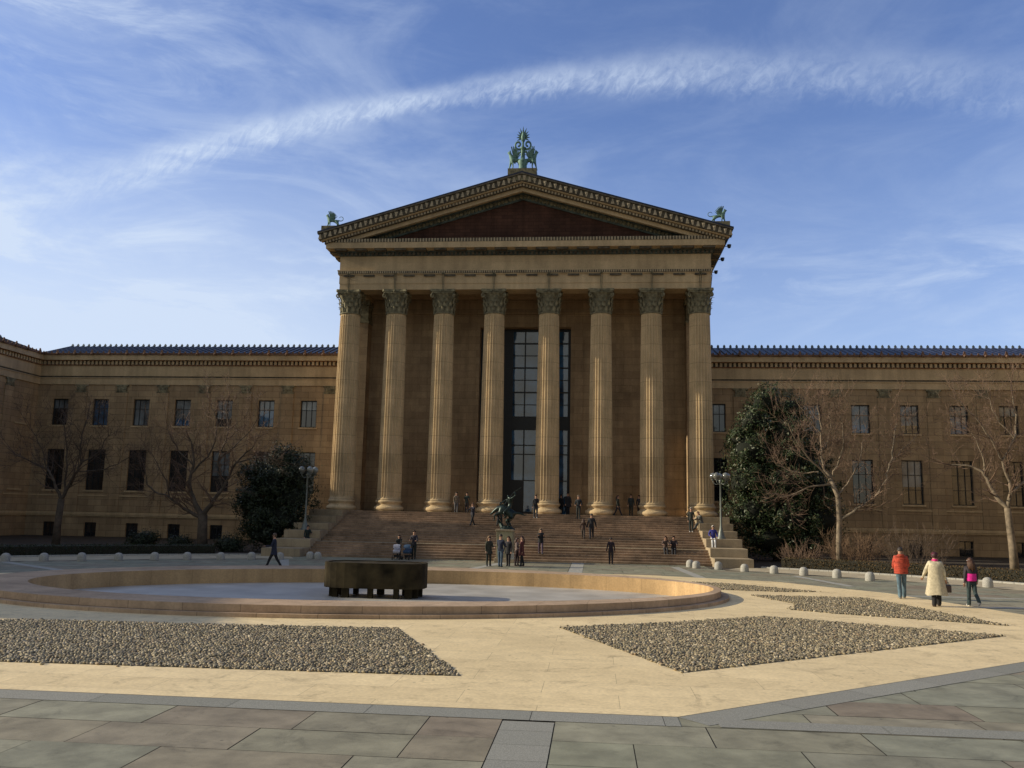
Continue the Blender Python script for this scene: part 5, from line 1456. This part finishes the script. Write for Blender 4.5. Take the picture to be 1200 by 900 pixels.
def evergreens():
    r = tag(empty('magnolia_tree', (19.5, 66.0, 0)), 'tall dark glossy leaved evergreen magnolia against the wing wall', 'tree')
    b = MB(); b.tube([(0, 0, 0), (.1, 0, 2.2), (0, 0, 6), (0, 0, 10)], [.32, .27, .18, .07], 9); b.build('trunk', M['bark2'], r, smooth=True, uv=False)
    el = [(-.5, 0, 11.7, 1.5, 1.5, 1.4, 1.0), (1.3, .3, 11.0, 1.5, 1.4, 1.3, .9), (-1.4, 0, 10.1, 1.5, 1.5, 1.5, 1.1), (.8, 0, 9.4, 2.3, 2.1, 1.6, 1.7), (-1.6, -.2, 8.0, 2.2, 2.1, 1.8, 1.9), (1.4, 0, 7.4, 2.4, 2.2, 1.8, 2.0),
          (-2.0, -.3, 5.8, 2.1, 2.1, 1.9, 1.9), (.4, -.6, 5.6, 2.3, 2.3, 1.9, 1.8), (2.9, -.2, 5.0, 1.9, 2.0, 1.6, 1.5), (2.3, .2, 8.6, 1.3, 1.4, 1.2, .7), (-2.6, 0, 9.0, .9, 1.0, 1.1, .5), (-1.8, -.5, 3.4, 2.2, 2.1, 1.8, 1.9), (.8, -.8, 3.1, 2.2, 2.2, 1.7, 1.8), (2.9, -.5, 2.9, 1.8, 1.9, 1.6, 1.3), (-.8, -.8, 1.5, 2.3, 2.0, 1.2, 1.4), (1.8, -.8, 1.3, 2.0, 1.9, 1.1, 1.1)]
    leaf_mass('crown', el, 46000, .10, M['leafR'], r, 3)
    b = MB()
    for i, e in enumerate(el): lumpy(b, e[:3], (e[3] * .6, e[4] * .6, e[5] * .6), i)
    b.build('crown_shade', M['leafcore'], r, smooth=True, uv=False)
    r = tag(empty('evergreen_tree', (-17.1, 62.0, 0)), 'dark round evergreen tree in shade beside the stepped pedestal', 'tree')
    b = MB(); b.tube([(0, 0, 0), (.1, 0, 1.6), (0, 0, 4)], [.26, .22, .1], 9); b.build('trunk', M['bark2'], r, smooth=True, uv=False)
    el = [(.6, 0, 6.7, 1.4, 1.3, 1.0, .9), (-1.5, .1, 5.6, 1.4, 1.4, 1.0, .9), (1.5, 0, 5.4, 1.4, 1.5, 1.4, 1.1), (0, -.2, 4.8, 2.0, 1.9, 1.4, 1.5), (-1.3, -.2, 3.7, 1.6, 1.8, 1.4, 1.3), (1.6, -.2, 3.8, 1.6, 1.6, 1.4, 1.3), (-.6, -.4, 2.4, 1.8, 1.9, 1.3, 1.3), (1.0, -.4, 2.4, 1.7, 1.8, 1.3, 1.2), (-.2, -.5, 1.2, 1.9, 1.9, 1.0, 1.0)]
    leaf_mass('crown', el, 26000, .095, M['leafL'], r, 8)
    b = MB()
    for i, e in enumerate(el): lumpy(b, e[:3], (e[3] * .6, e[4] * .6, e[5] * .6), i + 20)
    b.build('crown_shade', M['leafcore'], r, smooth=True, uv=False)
evergreens()
def hedges():
    import numpy as np
    def hedge(label, a0, a1, r0, r1, h, seed, mat, kind_='hedge'):
        root = tag(empty('clipped_hedge', (0, 0, 0)), label, 'hedge')
        b = MB(); n = max(3, int((a1 - a0) * 40))
        def pt(r, w, z): return (PC[0] + r * math.cos(w), PC[1] + r * math.sin(w), z)
        for i in range(n):
            u, v = a0 + (a1 - a0) * i / n, a0 + (a1 - a0) * (i + 1) / n
            b.hexa([pt(r0, u, -.1), pt(r1, u, -.1), pt(r1, v, -.1), pt(r0, v, -.1)], [pt(r0, u, h), pt(r1, u, h), pt(r1, v, h), pt(r0, v, h)])
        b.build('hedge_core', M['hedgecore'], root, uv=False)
        rs = np.random.RandomState(seed); N_ = int((a1 - a0) * 35 * 420)
        w = rs.uniform(a0, a1, N_); side = rs.uniform(0, 1, N_)
        r = np.where(side < .6, r0, rs.uniform(r0, r1, N_)); z = np.where(side < .6, rs.uniform(0, h, N_), h)
        P = np.stack([PC[0] + r * np.cos(w), PC[1] + r * np.sin(w), z], 1) + rs.normal(size=(N_, 3)) * .028
        A = rs.normal(size=(N_, 3)); A /= np.linalg.norm(A, axis=1)[:, None]; B = np.cross(A, rs.normal(size=(N_, 3))); B /= np.linalg.norm(B, axis=1)[:, None]
        k = .045; co = np.stack([P - A * k, P + B * k * .6, P + A * k, P - B * k * .6], 1).reshape(-1, 3)
        me = bpy.data.meshes.new('foliage'); me.vertices.add(len(co)); me.vertices.foreach_set('co', co.astype(np.float32).ravel())
        me.loops.add(4 * N_); me.loops.foreach_set('vertex_index', np.arange(4 * N_, dtype=np.int32)); me.polygons.add(N_); me.polygons.foreach_set('loop_start', np.arange(0, 4 * N_, 4, dtype=np.int32))
        me.update(calc_edges=True); me.materials.append(mat); o = bpy.data.objects.new('foliage', me); COL.objects.link(o); o.parent = root
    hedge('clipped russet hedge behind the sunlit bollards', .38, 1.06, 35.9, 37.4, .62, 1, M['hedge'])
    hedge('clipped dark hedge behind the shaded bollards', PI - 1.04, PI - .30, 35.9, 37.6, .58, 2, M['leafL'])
    def shrub(label, x, y, w, h, mat, seed, n=150, name='twiggy_shrub'):
        root = tag(empty(name, (x, y, 0)), label, 'shrub'); rr = random.Random(seed); b = MB()
        for i in range(n):
            a = rr.uniform(0, 2 * PI); q = rr.random() ** .5; p = Vector((q * w * .38 * math.cos(a), q * w * .22 * math.sin(a), 0))
            d = Vector((math.cos(a) * q * .55, math.sin(a) * q * .5, 1)).normalized()
            grow(b, p, d, h * rr.uniform(.6, 1.1), .014, 2, rr, 3, 0, 4, 24, (3, 3, 3), .5, .04)
        b.build('branches', mat, root, uv=False)
    shrub('russet twiggy shrub behind the hedge at the foot of the pale tree', 22.6, 57.6, 3.2, 1.75, M['shrub'], 1, 110)
    shrub('dry brown shrub against the wing wall behind the walkers', 28.0, 62.5, 4.4, 2.2, M['twig2'], 2, 70)
    shrub('low dry shrub between the magnolia and the pale tree', 19.0, 56.4, 2.0, 1.2, M['twig'], 3, 60)
    for i, (x, y, s_, lab) in enumerate(((-26.5, 61.5, .85, 'low dark rounded shrub under the wing, larger of two'), (-23.9, 61.8, .6, 'low dark rounded shrub under the wing, smaller one next to the spreading tree'), (-19.4, 60.0, .7, 'low dark shrub under the evergreen tree'))):
        root = tag(empty('round_shrub', (x, y, 0)), lab, 'shrub')
        leaf_mass('foliage', [(0, 0, .6 * s_, 1.3 * s_, 1.1 * s_, .8 * s_, 1)], 3500, .07, M['leafL'], root, 30 + i)
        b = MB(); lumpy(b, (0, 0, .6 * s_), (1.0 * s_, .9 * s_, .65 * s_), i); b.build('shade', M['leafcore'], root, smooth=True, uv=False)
hedges()
bench(26.6, 49.6, .02, math.radians(-8), 'low pale stone bench behind the girl in the magenta jacket')
